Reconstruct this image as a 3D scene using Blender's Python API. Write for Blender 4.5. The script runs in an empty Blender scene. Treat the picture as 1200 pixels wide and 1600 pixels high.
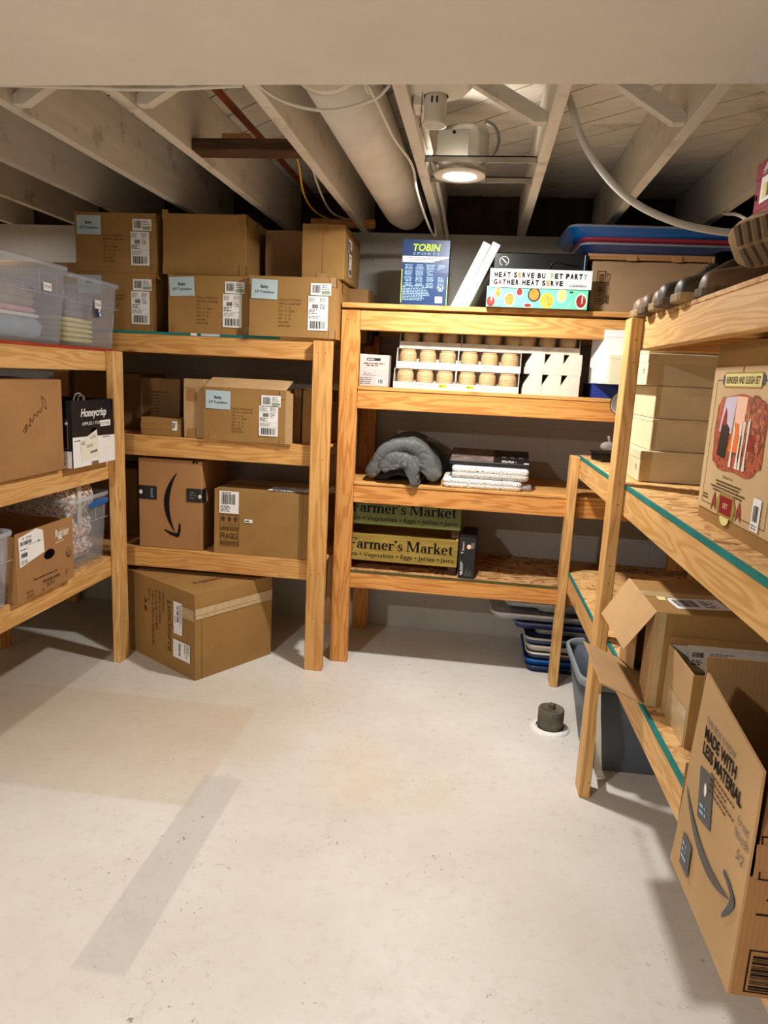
import bpy, bmesh, math, random
from math import sin, cos, pi, radians, sqrt
from mathutils import Vector, Matrix, noise

# ------------------------------------------------------------------ camera
SC = bpy.context.scene
COL = SC.collection
F_PX, CAM_YAW, CAM_PITCH, CAM_ROLL, CAM_H = 1096.26, 0.12498, 0.19135, 0.04886, 1.45
_cam = bpy.data.cameras.new('camera'); CAM = bpy.data.objects.new('camera', _cam); COL.objects.link(CAM)
fwd = Vector((-sin(CAM_YAW) * cos(CAM_PITCH), cos(CAM_YAW) * cos(CAM_PITCH), -sin(CAM_PITCH)))
r0 = Vector((cos(CAM_YAW), sin(CAM_YAW), 0)); u0 = r0.cross(fwd)
rt = cos(CAM_ROLL) * r0 + sin(CAM_ROLL) * u0
up = -sin(CAM_ROLL) * r0 + cos(CAM_ROLL) * u0
m = Matrix((rt, up, -fwd)).transposed().to_4x4(); m.translation = Vector((0, 0, CAM_H))
CAM.matrix_world = m
_cam.sensor_fit = 'VERTICAL'; _cam.sensor_height = 36; _cam.lens = 36 * F_PX / 1600
_cam.clip_start = .02
SC.camera = CAM
SC.view_settings.view_transform = 'Standard'; SC.view_settings.look = 'None'
SC.view_settings.gamma = 1; SC.view_settings.use_curve_mapping = False
SC.view_settings.exposure = EXPOSURE = 0.0

# ------------------------------------------------------------------ lights
W = bpy.data.worlds.new('world'); SC.world = W; W.use_nodes = True
W.node_tree.nodes['Background'].inputs[0].default_value = (1, .9, .8, 1)
W.node_tree.nodes['Background'].inputs[1].default_value = 0.0
LAMP_POS = (-.126, 2.705, 2.162)
def disc_light(name, loc, power, size, col):
    l = bpy.data.lights.new(name, 'AREA'); l.shape = 'DISK'; l.size = size; l.energy = power; l.color = col
    o = bpy.data.objects.new(name, l); o.location = loc; COL.objects.link(o); return o
WARM = (1, .965, .925)
disc_light('downlight_beam', (LAMP_POS[0], LAMP_POS[1], LAMP_POS[2] - .0015), 36, .115, WARM)
disc_light('downlight_beam', (-1.45, -.45, 2.16), 71, .115, WARM)
disc_light('downlight_beam', (-2.62, 3.42, 2.16), 3.2, .115, WARM)

# ------------------------------------------------------------------ materials
def lin(c):
    return tuple(((x / 255) / 12.92 if x / 255 <= .04045 else (((x / 255) + .055) / 1.055) ** 2.4) for x in c) + (1,)
class N:
    def __init__(s, name, rough=.7, spec=.3):
        s.m = bpy.data.materials.new(name); s.m.use_nodes = True; s.t = s.m.node_tree; s.b = s.t.nodes['Principled BSDF']
        s.b.inputs['Roughness'].default_value = rough; s.b.inputs['Specular IOR Level'].default_value = spec
    def n(s, typ, **kw):
        x = s.t.nodes.new(typ)
        for k, v in kw.items():
            if hasattr(x, k) and not k[0].isupper(): setattr(x, k, v)
            else: x.inputs[k].default_value = v
        return x
    def l(s, a, b): s.t.links.new(a, b)
    def coord(s, scale=(1, 1, 1), rot=(0, 0, 0), rand=False):
        c = s.n('ShaderNodeTexCoord').outputs['Object']
        if rand:
            oi = s.n('ShaderNodeObjectInfo'); ad = s.n('ShaderNodeVectorMath', operation='MULTIPLY_ADD')
            cb = s.n('ShaderNodeCombineXYZ')
            for i in range(3): s.l(oi.outputs['Random'], cb.inputs[i])
            s.l(cb.outputs[0], ad.inputs[0]); ad.inputs[1].default_value = (13.7, 31.3, 22.1); s.l(c, ad.inputs[2]); c = ad.outputs[0]
        mp = s.n('ShaderNodeMapping'); mp.inputs['Scale'].default_value = scale; mp.inputs['Rotation'].default_value = rot
        s.l(c, mp.inputs[0]); return mp.outputs[0]
    def noise(s, v, scale, detail=4, rough=.6):
        x = s.n('ShaderNodeTexNoise'); x.inputs['Scale'].default_value = scale; x.inputs['Detail'].default_value = detail
        x.inputs['Roughness'].default_value = rough; s.l(v, x.inputs['Vector']); return x.outputs['Fac']
    def ramp(s, fac, stops, interp='LINEAR'):
        r = s.n('ShaderNodeValToRGB'); r.color_ramp.interpolation = interp
        e = r.color_ramp.elements
        while len(e) < len(stops): e.new(.5)
        for k, (p, c) in enumerate(stops):
            e[k].position = p; e[k].color = lin(c) if not isinstance(c, (int, float)) else (c, c, c, 1)
        s.l(fac, r.inputs[0]); return r.outputs[0]
    def mix(s, fac, a, b, mode='MIX'):
        x = s.n('ShaderNodeMix', data_type='RGBA', blend_type=mode)
        for sock, v in ((x.inputs[0], fac), (x.inputs[6], a), (x.inputs[7], b)):
            if isinstance(v, (int, float)): sock.default_value = v
            elif isinstance(v, tuple): sock.default_value = v
            else: s.l(v, sock)
        return x.outputs[2]
    def math(s, op, a, b=None, c=None):
        x = s.n('ShaderNodeMath', operation=op)
        for i, v in enumerate((a, b, c)):
            if v is None: continue
            if isinstance(v, (int, float)): x.inputs[i].default_value = v
            else: s.l(v, x.inputs[i])
        return x.outputs[0]
    def bump(s, h, dist=.001, strength=1.0):
        x = s.n('ShaderNodeBump'); x.inputs['Distance'].default_value = dist; x.inputs['Strength'].default_value = strength
        s.l(h, x.inputs['Height']); s.l(x.outputs[0], s.b.inputs['Normal'])
    def base(s, c):
        if isinstance(c, tuple): s.b.inputs['Base Color'].default_value = c
        else: s.l(c, s.b.inputs['Base Color'])

def plain(name, c, rough=.6, spec=.3, metal=0, var=.0):
    k = N(name, rough, spec); k.b.inputs['Metallic'].default_value = metal
    if var:
        v = k.noise(k.coord(), 6, 5)
        d = tuple(max(0, x * (1 - var)) for x in c); e = tuple(min(255, x * (1 + var * .6)) for x in c)
        k.base(k.ramp(v, [(.3, d), (.7, e)]))
    else: k.base(lin(c))
    return k.m

def wood(name, axis, light, dark, knot=(96, 52, 22)):
    k = N(name, .55, .3)
    sc = [8, 8, 8]; sc[axis] = .7
    v = k.coord(tuple(sc), rand=True)
    d = k.noise(v, 1.2, 3, .5)
    wv = k.n('ShaderNodeVectorMath', operation='MULTIPLY_ADD')
    cb = k.n('ShaderNodeCombineXYZ')
    for i in range(3): k.l(d, cb.inputs[i])
    k.l(cb.outputs[0], wv.inputs[0]); wv.inputs[1].default_value = (3.2, 3.2, 3.2); k.l(v, wv.inputs[2])
    w = k.n('ShaderNodeTexWave', wave_type='RINGS'); w.rings_direction = 'XYZ'[axis]
    w.inputs['Scale'].default_value = .5; w.inputs['Distortion'].default_value = 1.6; w.inputs['Detail'].default_value = 2
    k.l(wv.outputs[0], w.inputs['Vector'])
    c = k.ramp(w.outputs['Fac'], [(.0, dark), (.35, light), (.85, light), (1, dark)])
    sf = [160, 160, 160]; sf[axis] = 5
    fine = k.noise(k.coord(tuple(sf), rand=True), 1, 2)
    c = k.mix(k.math('MULTIPLY', k.ramp(fine, [(.45, 0.0), (.75, 1.0)]), .35), c, lin(dark))
    sk = [6, 6, 6]; sk[axis] = 2.6
    vo = k.n('ShaderNodeTexVoronoi'); vo.inputs['Scale'].default_value = 1; k.l(k.coord(tuple(sk), rand=True), vo.inputs['Vector'])
    kn = k.ramp(vo.outputs['Distance'], [(.03, 1.0), (.08, .4), (.13, 0.0)])
    c = k.mix(k.math('MULTIPLY', kn, .85), c, lin(knot))
    lo = k.noise(k.coord(rand=True), 2.5, 2)
    c = k.mix(k.math('MULTIPLY', k.ramp(lo, [(.35, 0.0), (.7, 1.0)]), .22), c, lin(tuple(x * .72 for x in light)))
    k.base(c); k.bump(fine, .0006, .5)
    return k.m
AX = 'xyz'
WOOD = {}
for tone, li, da in (('amber', (222, 158, 86), (192, 124, 58)), ('pale', (218, 166, 98), (196, 138, 72)), ('straw', (224, 178, 114), (202, 150, 86))):
    for a in range(3): WOOD[tone, a] = wood('lumber_%s_%s' % (tone, AX[a]), a, li, da)
DARKWOOD = wood('lumber_dark', 0, (88, 58, 36), (58, 36, 20))

def osb(name, light, mid, dark):
    k = N(name, .7, .25)
    cols = []
    for i, (rz, sc) in enumerate(((.4, (16, 52, 60)), (1.6, (18, 60, 60)), (2.7, (15, 56, 60)))):
        vo = k.n('ShaderNodeTexVoronoi'); vo.inputs['Scale'].default_value = 1; mp = k.n('ShaderNodeMapping'); mp.inputs['Scale'].default_value = sc; k.l(k.coord((1, 1, 1), (0, 0, rz)), mp.inputs[0]); k.l(mp.outputs[0], vo.inputs['Vector'])
        sp = k.n('ShaderNodeSeparateColor'); k.l(vo.outputs['Color'], sp.inputs[0])
        cols.append((k.ramp(sp.outputs[0], [(0, dark), (.12, mid), (.5, light), (.85, mid), (.97, tuple(x * .8 for x in mid))]), sp.outputs[1], vo.outputs['Distance']))
    c = k.mix(k.math('GREATER_THAN', cols[0][1], .5), cols[0][0], cols[1][0])
    c = k.mix(k.math('GREATER_THAN', cols[2][1], .62), c, cols[2][0])
    k.base(c); k.bump(cols[0][1], .0008, .6); return k.m
OSB = osb('strand_board', (222, 180, 122), (198, 150, 92), (140, 92, 50))
OSB_D = osb('strand_board_reddish', (204, 160, 106), (172, 126, 78), (88, 52, 32))

def cardboard(name, c, corr=2):
    k = N(name, .78, .18)
    v = k.noise(k.coord(rand=True), 3, 4); f = k.noise(k.coord((1, 1, 1), rand=True), 160, 2)
    col = k.ramp(v, [(.3, tuple(x * .93 for x in c)), (.7, tuple(min(255, x * 1.05) for x in c))])
    col = k.mix(k.math('MULTIPLY', f, .18), col, lin(tuple(x * .72 for x in c)))
    k.base(col)
    sc = [0, 0, 0]; sc[0] = 1; sc[1] = 1
    w = k.n('ShaderNodeTexWave', wave_type='BANDS'); w.inputs['Scale'].default_value = 42; w.inputs['Distortion'].default_value = .3
    k.l(k.coord((1, 1, 0)), w.inputs['Vector'])
    big = k.noise(k.coord(rand=True), 5, 2)
    h = k.math('ADD', k.math('MULTIPLY', w.outputs['Fac'], .12), k.math('MULTIPLY', big, 3.0))
    k.bump(h, .0012, .7); return k.m
CB = cardboard('cardboard_kraft', (158, 121, 70))
CB_R = cardboard('cardboard_reddish', (168, 124, 80))
CB_L = cardboard('cardboard_light', (188, 152, 108))
CB_G = cardboard('cardboard_grey_brown', (160, 132, 100))
CB_D = cardboard('cardboard_dull', (140, 108, 70))  # duller kraft: creases, plus shade put into set-back cartons and box insides
CREAM = cardboard('cardboard_cream', (216, 200, 162))
BUFF = cardboard('cardboard_buff', (206, 176, 132))
def tape(name, c, rough=.25):
    k = N(name, rough, .5); v = k.noise(k.coord(), 30, 3); k.base(k.ramp(v, [(.3, tuple(x * .9 for x in c)), (.7, c)])); k.bump(v, .0006, .5); return k.m
TAPE = tape('parcel_tape', (160, 118, 62)); TAPE_B = tape('tape_black', (28, 30, 34), .35); TAPE_C = tape('tape_clear', (196, 170, 128), .2)
INK = plain('ink_black', (24, 22, 22), .7, .1); INKB = plain('ink_brown', (88, 60, 34), .8, .1); INKG = plain('ink_grey', (110, 106, 104), .8, .1)
WHITE = plain('paper_white', (236, 234, 232), .55, .3, var=.03); BLUEP = plain('paper_pale_blue', (180, 200, 206), .6, .2)
CREAMP = plain('paper_cream', (226, 222, 206), .6, .2); GREENP = plain('print_sage', (140, 160, 128), .7, .2)
PAPER_W = plain('white_carton_board', (232, 230, 228), .5, .3, var=.03); IVORY = plain('ivory_carton_board', (226, 218, 186), .55, .3, var=.03)
TRAYW = plain('tray_card_white', (212, 202, 186), .55, .3, var=.03)
RED = plain('shoebox_red', (140, 16, 34), .6, .2, var=.05); REDP = plain('shelf_paint_red', (170, 58, 40), .6, .2, var=.2)
TEAL = plain('edge_paint_teal', (24, 120, 114), .6, .2, var=.12); OLIVE = plain('edge_paint_olive', (88, 84, 48), .7, .2, var=.2)
YEL = plain('sticker_yellow', (240, 208, 60), .5); ORG = plain('sticker_orange', (240, 120, 50), .5)
BLACKB = plain('carton_black', (26, 26, 28), .42, .4, var=.1); BLACKP = plain('plastic_black', (14, 14, 16), .3, .5)
HOLE = plain('hand_hole_dark', (10, 8, 8), .95, .05)
NAVY = plain('box_navy', (24, 56, 102), .35, .4, var=.12); LIME = plain('print_lime', (178, 222, 50), .5)
PALEINK = plain('print_pale_blue', (150, 178, 206), .6, .2)
MINT = plain('box_mint', (112, 214, 176), .45, .35, var=.04)
METAL = plain('galvanised_metal', (176, 172, 164), .35, .5, .85, var=.12); METALW = plain('metal_pale', (134, 128, 116), .45, .5, .2, var=.06)
COPPER = plain('copper_pipe', (142, 74, 44), .4, .5, .7, var=.25); IRON = plain('iron_dark', (104, 98, 82), .7, .3, .15, var=.35)
PAINTW = plain('enamel_white', (230, 224, 212), .45, .35, var=.05)
CABLEW = plain('cable_white', (222, 218, 208), .4, .4); CABLEY = plain('cable_yellow', (226, 186, 60), .45, .4); CABLEG = plain('conduit_grey', (96, 92, 86), .4, .4, .4)
PEX = plain('tube_white_plastic', (214, 214, 208), .35, .45, var=.03)
STRING = plain('string_dark', (40, 36, 32), .8)
def glassy(name, c, alpha, rough=.3):
    k = N(name, rough, .5); k.base(lin(c)); k.b.inputs['Alpha'].default_value = alpha; return k.m
CLEAR = glassy('clear_plastic', (214, 220, 232), .17, .2); CLEAR_L = glassy('clear_plastic_lid', (196, 202, 210), .45, .25)
FILM = glassy('clear_film', (225, 225, 225), .3, .1)
BULBG = glassy('bulb_glass', (200, 196, 190), .4, .05)
BLUE_PL = plain('plastic_blue', (20, 92, 168), .3, .5); NAVY_PL = plain('plastic_navy', (36, 52, 96), .3, .5); RED_PL = plain('plastic_red', (150, 50, 66), .35, .4)
WHITE_PL = plain('plastic_white', (206, 200, 190), .35, .45); GREY_PL = plain('plastic_grey', (92, 100, 110), .45, .4, var=.06); SLATE_PL = plain('plastic_slate', (92, 104, 140), .35, .4)
RIM_PL = plain('plastic_rim_grey', (128, 138, 146), .4, .4); ROYAL = plain('bin_royal_blue', (34, 56, 140), .5, .4); TAN_PL = plain('plastic_tan', (170, 128, 88), .45, .4)
def fabric(name, c, d, scale=14, bump=.003):
    k = N(name, .85, .15); k.b.inputs['Sheen Weight'].default_value = .3
    v = k.noise(k.coord(), scale, 4); k.base(k.ramp(v, [(.3, d), (.7, c)])); k.bump(v, bump, .6); return k.m
def satin(name, c, d):
    k = N(name, .55, .35); v = k.n('ShaderNodeTexNoise'); v.inputs['Scale'].default_value = 6; v.inputs['Detail'].default_value = 2.5; v.inputs['Distortion'].default_value = 1.6
    k.l(k.coord(), v.inputs['Vector']); r = k.math('ABSOLUTE', k.math('SUBTRACT', v.outputs['Fac'], .5))
    k.base(k.ramp(k.noise(k.coord(), 6, 3), [(.3, d), (.7, c)])); k.bump(k.ramp(r, [(0.0, 0.0), (.05, .7), (.2, 1.0)]), .0045, .7); return k.m
GREYF = satin('quilt_grey_satin_wrinkled', (100, 102, 100), (80, 82, 80))
GREYF_D = fabric('quilt_charcoal', (58, 56, 54), (46, 44, 42))
YELF = fabric('cloth_yellow', (230, 220, 140), (210, 200, 120)); PINKF = fabric('cloth_pink', (216, 160, 172), (196, 138, 152)); GF = fabric('cloth_grey', (136, 134, 138), (104, 102, 108))
TAUPEF = fabric('cloth_taupe', (160, 148, 140), (128, 118, 112)); BLUEF = fabric('cloth_grey_blue', (150, 168, 180), (128, 146, 160)); WF = fabric('cloth_white', (222, 222, 218), (200, 200, 198))
def floral(name):
    k = N(name, .8, .2); vo = k.n('ShaderNodeTexVoronoi'); vo.inputs['Scale'].default_value = 105; k.l(k.coord(), vo.inputs['Vector'])
    sp = k.n('ShaderNodeSeparateColor'); k.l(vo.outputs['Color'], sp.inputs[0])
    c = k.ramp(sp.outputs[0], [(0, (120, 104, 96)), (.2, (206, 150, 128)), (.42, (232, 226, 220)), (.85, (196, 168, 150))], 'CONSTANT')
    k.base(c); return k.m
FLORAL = floral('cloth_floral')
def scroll(name):
    k = N(name, .75, .2)
    vo = k.n('ShaderNodeTexVoronoi'); vo.inputs['Scale'].default_value = 26; vo.inputs['Randomness'].default_value = .45
    k.l(k.coord((1, .7, 1.3)), vo.inputs['Vector'])
    r = k.math('SINE', k.math('MULTIPLY', vo.outputs['Distance'], 21))
    c = k.ramp(k.math('ABSOLUTE', r), [(.2, (112, 106, 100)), (.42, (228, 226, 222))]); k.base(c); return k.m
SCROLL = scroll('cloth_scroll_print')
def rattan(name):
    k = N(name, .6, .3)
    uv = k.n('ShaderNodeTexCoord').outputs['UV']; mp = k.n('ShaderNodeMapping'); mp.inputs['Scale'].default_value = (1, 1, 1); k.l(uv, mp.inputs[0])
    sp = k.n('ShaderNodeSeparateXYZ'); k.l(mp.outputs[0], sp.inputs[0])
    a = k.math('PINGPONG', sp.outputs[0], .5); b = k.math('PINGPONG', sp.outputs[1], .5)
    h = k.math('SQRT', k.math('ADD', k.math('MULTIPLY', a, a), k.math('MULTIPLY', b, b)))
    c = k.ramp(h, [(.2, (112, 80, 50)), (.3, (206, 172, 126))]); k.base(c); k.bump(h, .001, .6); return k.m
RATTAN = rattan('woven_cane_ceramic')
CUPT = plain('cup_rim_tan', (186, 146, 104), .5)
def bookprint(name, cols, scale):
    k = N(name, .4, .4); v = k.noise(k.coord(), scale, 5, .75)
    k.base(k.ramp(v, [(.25 + .5 * i / (len(cols) - 1), c) for i, c in enumerate(cols)])); return k.m
XMAS = bookprint('print_festive_picture', [(40, 36, 34), (120, 50, 40), (196, 96, 66), (90, 60, 50), (214, 170, 140)], 42)
XMAS_T = bookprint('print_festive_tree', [(50, 40, 36), (70, 60, 50), (150, 60, 50), (216, 150, 100), (60, 50, 44)], 90)
FOODO = bookprint('print_food_orange', [(120, 50, 20), (230, 130, 50), (240, 170, 80)], 120)
FOODR = bookprint('print_food_red', [(60, 20, 20), (140, 40, 34), (190, 70, 50)], 120)
FOODY = bookprint('print_food_yellow', [(210, 190, 80), (236, 220, 120), (246, 236, 160)], 90)
FOODM = bookprint('print_food_mixed', [(70, 60, 30), (210, 130, 50), (230, 200, 90), (190, 60, 40)], 130)
GREYPIC = bookprint('print_grey_room', [(60, 52, 48), (110, 96, 88), (160, 140, 130)], 16)
def signwood(name, c, d):
    k = N(name, .6, .3); v = k.noise(k.coord((3, 3, 60)), 1, 5, .7); k.base(k.ramp(v, [(.3, d), (.7, c)])); k.bump(v, .001, .5); return k.m
SIGN_Y = signwood('sign_mustard', (174, 148, 68), (124, 100, 40)); SIGN_G = signwood('sign_olive_green', (108, 112, 60), (80, 84, 42))
SHOE_B = [plain('shoe_leather_%s' % n, c, .5, .25, var=.25) for n, c in (('brown', (108, 80, 56)), ('taupe', (134, 108, 80)), ('dark', (66, 54, 42)), ('olive', (118, 102, 72)))]
SOLE = plain('shoe_sole_tan', (150, 122, 84), .7, .2, var=.2); SOLE_D = plain('shoe_sole_dark', (92, 76, 56), .8, .2)

# ---- room surfaces
def floor_mat():
    k = N('painted_concrete_floor', .42, .35)
    v = k.coord()
    big = k.noise(v, 1.1, 5, .6); fine = k.noise(v, 24, 6, .65)
    c = k.ramp(big, [(.3, (208, 202, 192)), (.7, (230, 228, 222))])
    c = k.mix(k.math('MULTIPLY', k.ramp(fine, [(.52, 0.0), (.72, 1.0)]), .28), c, lin((186, 176, 160)))
    sp = k.n('ShaderNodeSeparateXYZ'); k.l(v, sp.inputs[0]); X, Y = sp.outputs[0], sp.outputs[1]
    def inside(val, a, b, s):
        lo = k.n('ShaderNodeMapRange', interpolation_type='SMOOTHSTEP'); k.l(val, lo.inputs[0]); lo.inputs[1].default_value = a - s; lo.inputs[2].default_value = a + s
        hi = k.n('ShaderNodeMapRange', interpolation_type='SMOOTHSTEP'); k.l(val, hi.inputs[0]); hi.inputs[1].default_value = b - s; hi.inputs[2].default_value = b + s
        hi.inputs[3].default_value = 1; hi.inputs[4].default_value = 0
        return k.math('MULTIPLY', lo.outputs[0], hi.outputs[0])
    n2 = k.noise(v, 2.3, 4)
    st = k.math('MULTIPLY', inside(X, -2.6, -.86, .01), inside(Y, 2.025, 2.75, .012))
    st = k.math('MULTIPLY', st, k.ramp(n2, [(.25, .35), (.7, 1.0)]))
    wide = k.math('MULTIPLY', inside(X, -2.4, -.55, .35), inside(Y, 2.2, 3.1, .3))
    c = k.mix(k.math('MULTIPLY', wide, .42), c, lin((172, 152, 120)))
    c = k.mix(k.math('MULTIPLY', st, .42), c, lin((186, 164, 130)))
    strip = k.math('MULTIPLY', inside(X, -.885, -.745, .006), inside(Y, 1.36, 2.22, .012))
    c = k.mix(k.math('MULTIPLY', strip, .5), c, lin((184, 180, 176)))
    patch = k.math('MULTIPLY', inside(X, -.46, .06, .12), inside(Y, 2.12, 2.6, .14))
    c = k.mix(k.math('MULTIPLY', k.math('MULTIPLY', patch, k.ramp(n2, [(.3, 0.0), (.6, 1.0)])), .35), c, lin((200, 172, 128)))
    chip = k.noise(v, 42, 3, .7); gate = k.noise(v, 2.0, 3)
    ch = k.math('MULTIPLY', k.ramp(chip, [(.64, 0.0), (.67, 1.0)]), k.ramp(gate, [(.50, 0.0), (.62, 1.0)]))
    c = k.mix(k.math('MULTIPLY', ch, .75), c, lin((112, 98, 80)))
    big2 = k.noise(v, 17, 6, .75); gate2 = k.noise(v, 1.3, 2)
    ch2 = k.math('MULTIPLY', k.ramp(big2, [(.66, 0.0), (.69, 1.0)]), k.ramp(gate2, [(.46, 0.0), (.6, 1.0)]))
    c = k.mix(k.math('MULTIPLY', ch2, .6), c, lin((150, 138, 120)))
    vc = k.n('ShaderNodeTexVoronoi', feature='DISTANCE_TO_EDGE'); vc.inputs['Scale'].default_value = .9
    dist = k.n('ShaderNodeVectorMath', operation='MULTIPLY_ADD'); cb = k.n('ShaderNodeCombineXYZ'); nn = k.noise(v, 3, 5, .7)
    k.l(nn, cb.inputs[0]); k.l(nn, cb.inputs[1]); k.l(cb.outputs[0], dist.inputs[0]); dist.inputs[1].default_value = (.6, .6, 0); k.l(v, dist.inputs[2])
    k.l(dist.outputs[0], vc.inputs['Vector'])
    ck = k.math('MULTIPLY', k.ramp(vc.outputs['Distance'], [(.002, 1.0), (.007, 0.0)]), k.ramp(gate, [(.5, 0.0), (.7, 1.0)]))
    c = k.mix(k.math('MULTIPLY', ck, .25), c, lin((150, 138, 120)))
    k.base(c)
    h = k.math('ADD', k.math('MULTIPLY', fine, .6), k.math('MULTIPLY', big, 1.5)); k.bump(h, .004, .45)
    k.l(k.ramp(fine, [(.3, .34), (.7, .55)]), k.b.inputs['Roughness'])
    return k.m
FLOOR = floor_mat()
def block_mat(name, c):
    k = N(name, .8, .2); v = k.coord()
    sp = k.n('ShaderNodeSeparateXYZ'); k.l(v, sp.inputs[0]); s = k.math('ADD', sp.outputs[0], sp.outputs[1])
    cb = k.n('ShaderNodeCombineXYZ'); k.l(k.math('ADD', s, .148), cb.inputs[0]); k.l(sp.outputs[2], cb.inputs[1])
    b = k.n('ShaderNodeTexBrick'); k.l(cb.outputs[0], b.inputs['Vector']); b.inputs['Scale'].default_value = 1
    b.inputs['Mortar Size'].default_value = .006; b.inputs['Brick Width'].default_value = .406; b.inputs['Row Height'].default_value = .203; b.inputs['Mortar Smooth'].default_value = .6
    f = k.noise(v, 60, 5, .7); g = k.noise(v, 2, 3)
    col = k.ramp(g, [(.3, tuple(x * .94 for x in c)), (.7, c)])
    col = k.mix(k.math('MULTIPLY', k.ramp(f, [(.6, 0.0), (.75, 1.0)]), .25), col, lin(tuple(x * .7 for x in c)))
    k.base(col); k.bump(k.math('ADD', k.math('MULTIPLY', b.outputs['Fac'], -1.0), k.math('MULTIPLY', f, .7)), .003, .6); return k.m
BLOCK = block_mat('painted_block_wall', (188, 184, 176))
def joist_mat(axis):
    k = N('painted_joist_' + AX[axis], .6, .25)
    sc = [14, 14, 14]; sc[axis] = 1.5
    g = k.noise(k.coord(tuple(sc)), 1, 4); b = k.noise(k.coord(rand=True), 5, 5, .7)
    c = k.ramp(g, [(.3, (208, 200, 186)), (.7, (226, 220, 208))])
    c = k.mix(k.math('MULTIPLY', k.ramp(b, [(.57, 0.0), (.70, 1.0)]), .55), c, lin((128, 116, 98)))
    k.base(c); k.bump(g, .001, .5); return k.m
JOIST = joist_mat(1); JOISTX = joist_mat(0)
DRYW = plain('painted_drywall', (226, 220, 208), .8, .15, var=.02)
KRAFT = fabric('insulation_kraft_brown', (84, 62, 46), (50, 38, 30), 8, .01)

# ------------------------------------------------------------------ mesh building
_tc = {}
def glyphs(s, bold=0.0, shear=0.0):
    key = (s, round(bold, 3), round(shear, 3))
    if key in _tc: return _tc[key]
    cu = bpy.data.curves.new('t', 'FONT'); cu.body = s; cu.offset = bold; cu.shear = shear; cu.resolution_u = 3
    o = bpy.data.objects.new('t', cu); COL.objects.link(o)
    dg = bpy.context.evaluated_depsgraph_get(); me = bpy.data.meshes.new_from_object(o.evaluated_get(dg))
    vs = [(v.co.x, v.co.y) for v in me.vertices]; fs = [tuple(p.vertices) for p in me.polygons]
    # make every face point +z
    out = []
    for f in fs:
        a = 0
        for i in range(len(f)):
            x0, y0 = vs[f[i]]; x1, y1 = vs[f[(i + 1) % len(f)]]; a += x0 * y1 - x1 * y0
        out.append(f if a > 0 else f[::-1])
    COL.objects.unlink(o); bpy.data.objects.remove(o); bpy.data.curves.remove(cu); bpy.data.meshes.remove(me)
    _tc[key] = (vs, out); return _tc[key]

class Fr:
    def __init__(s, o, u, v): s.o, s.u, s.v = Vector(o), Vector(u).normalized(), Vector(v).normalized(); s.n = s.u.cross(s.v)
    def p(s, a, b, h=0): return s.o + s.u * a + s.v * b + s.n * h
    def rot(s, a, b, ang): # a frame at (a,b) turned by ang
        c, t = cos(ang), sin(ang); return Fr(s.p(a, b), s.u * c + s.v * t, s.v * c - s.u * t)

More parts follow.
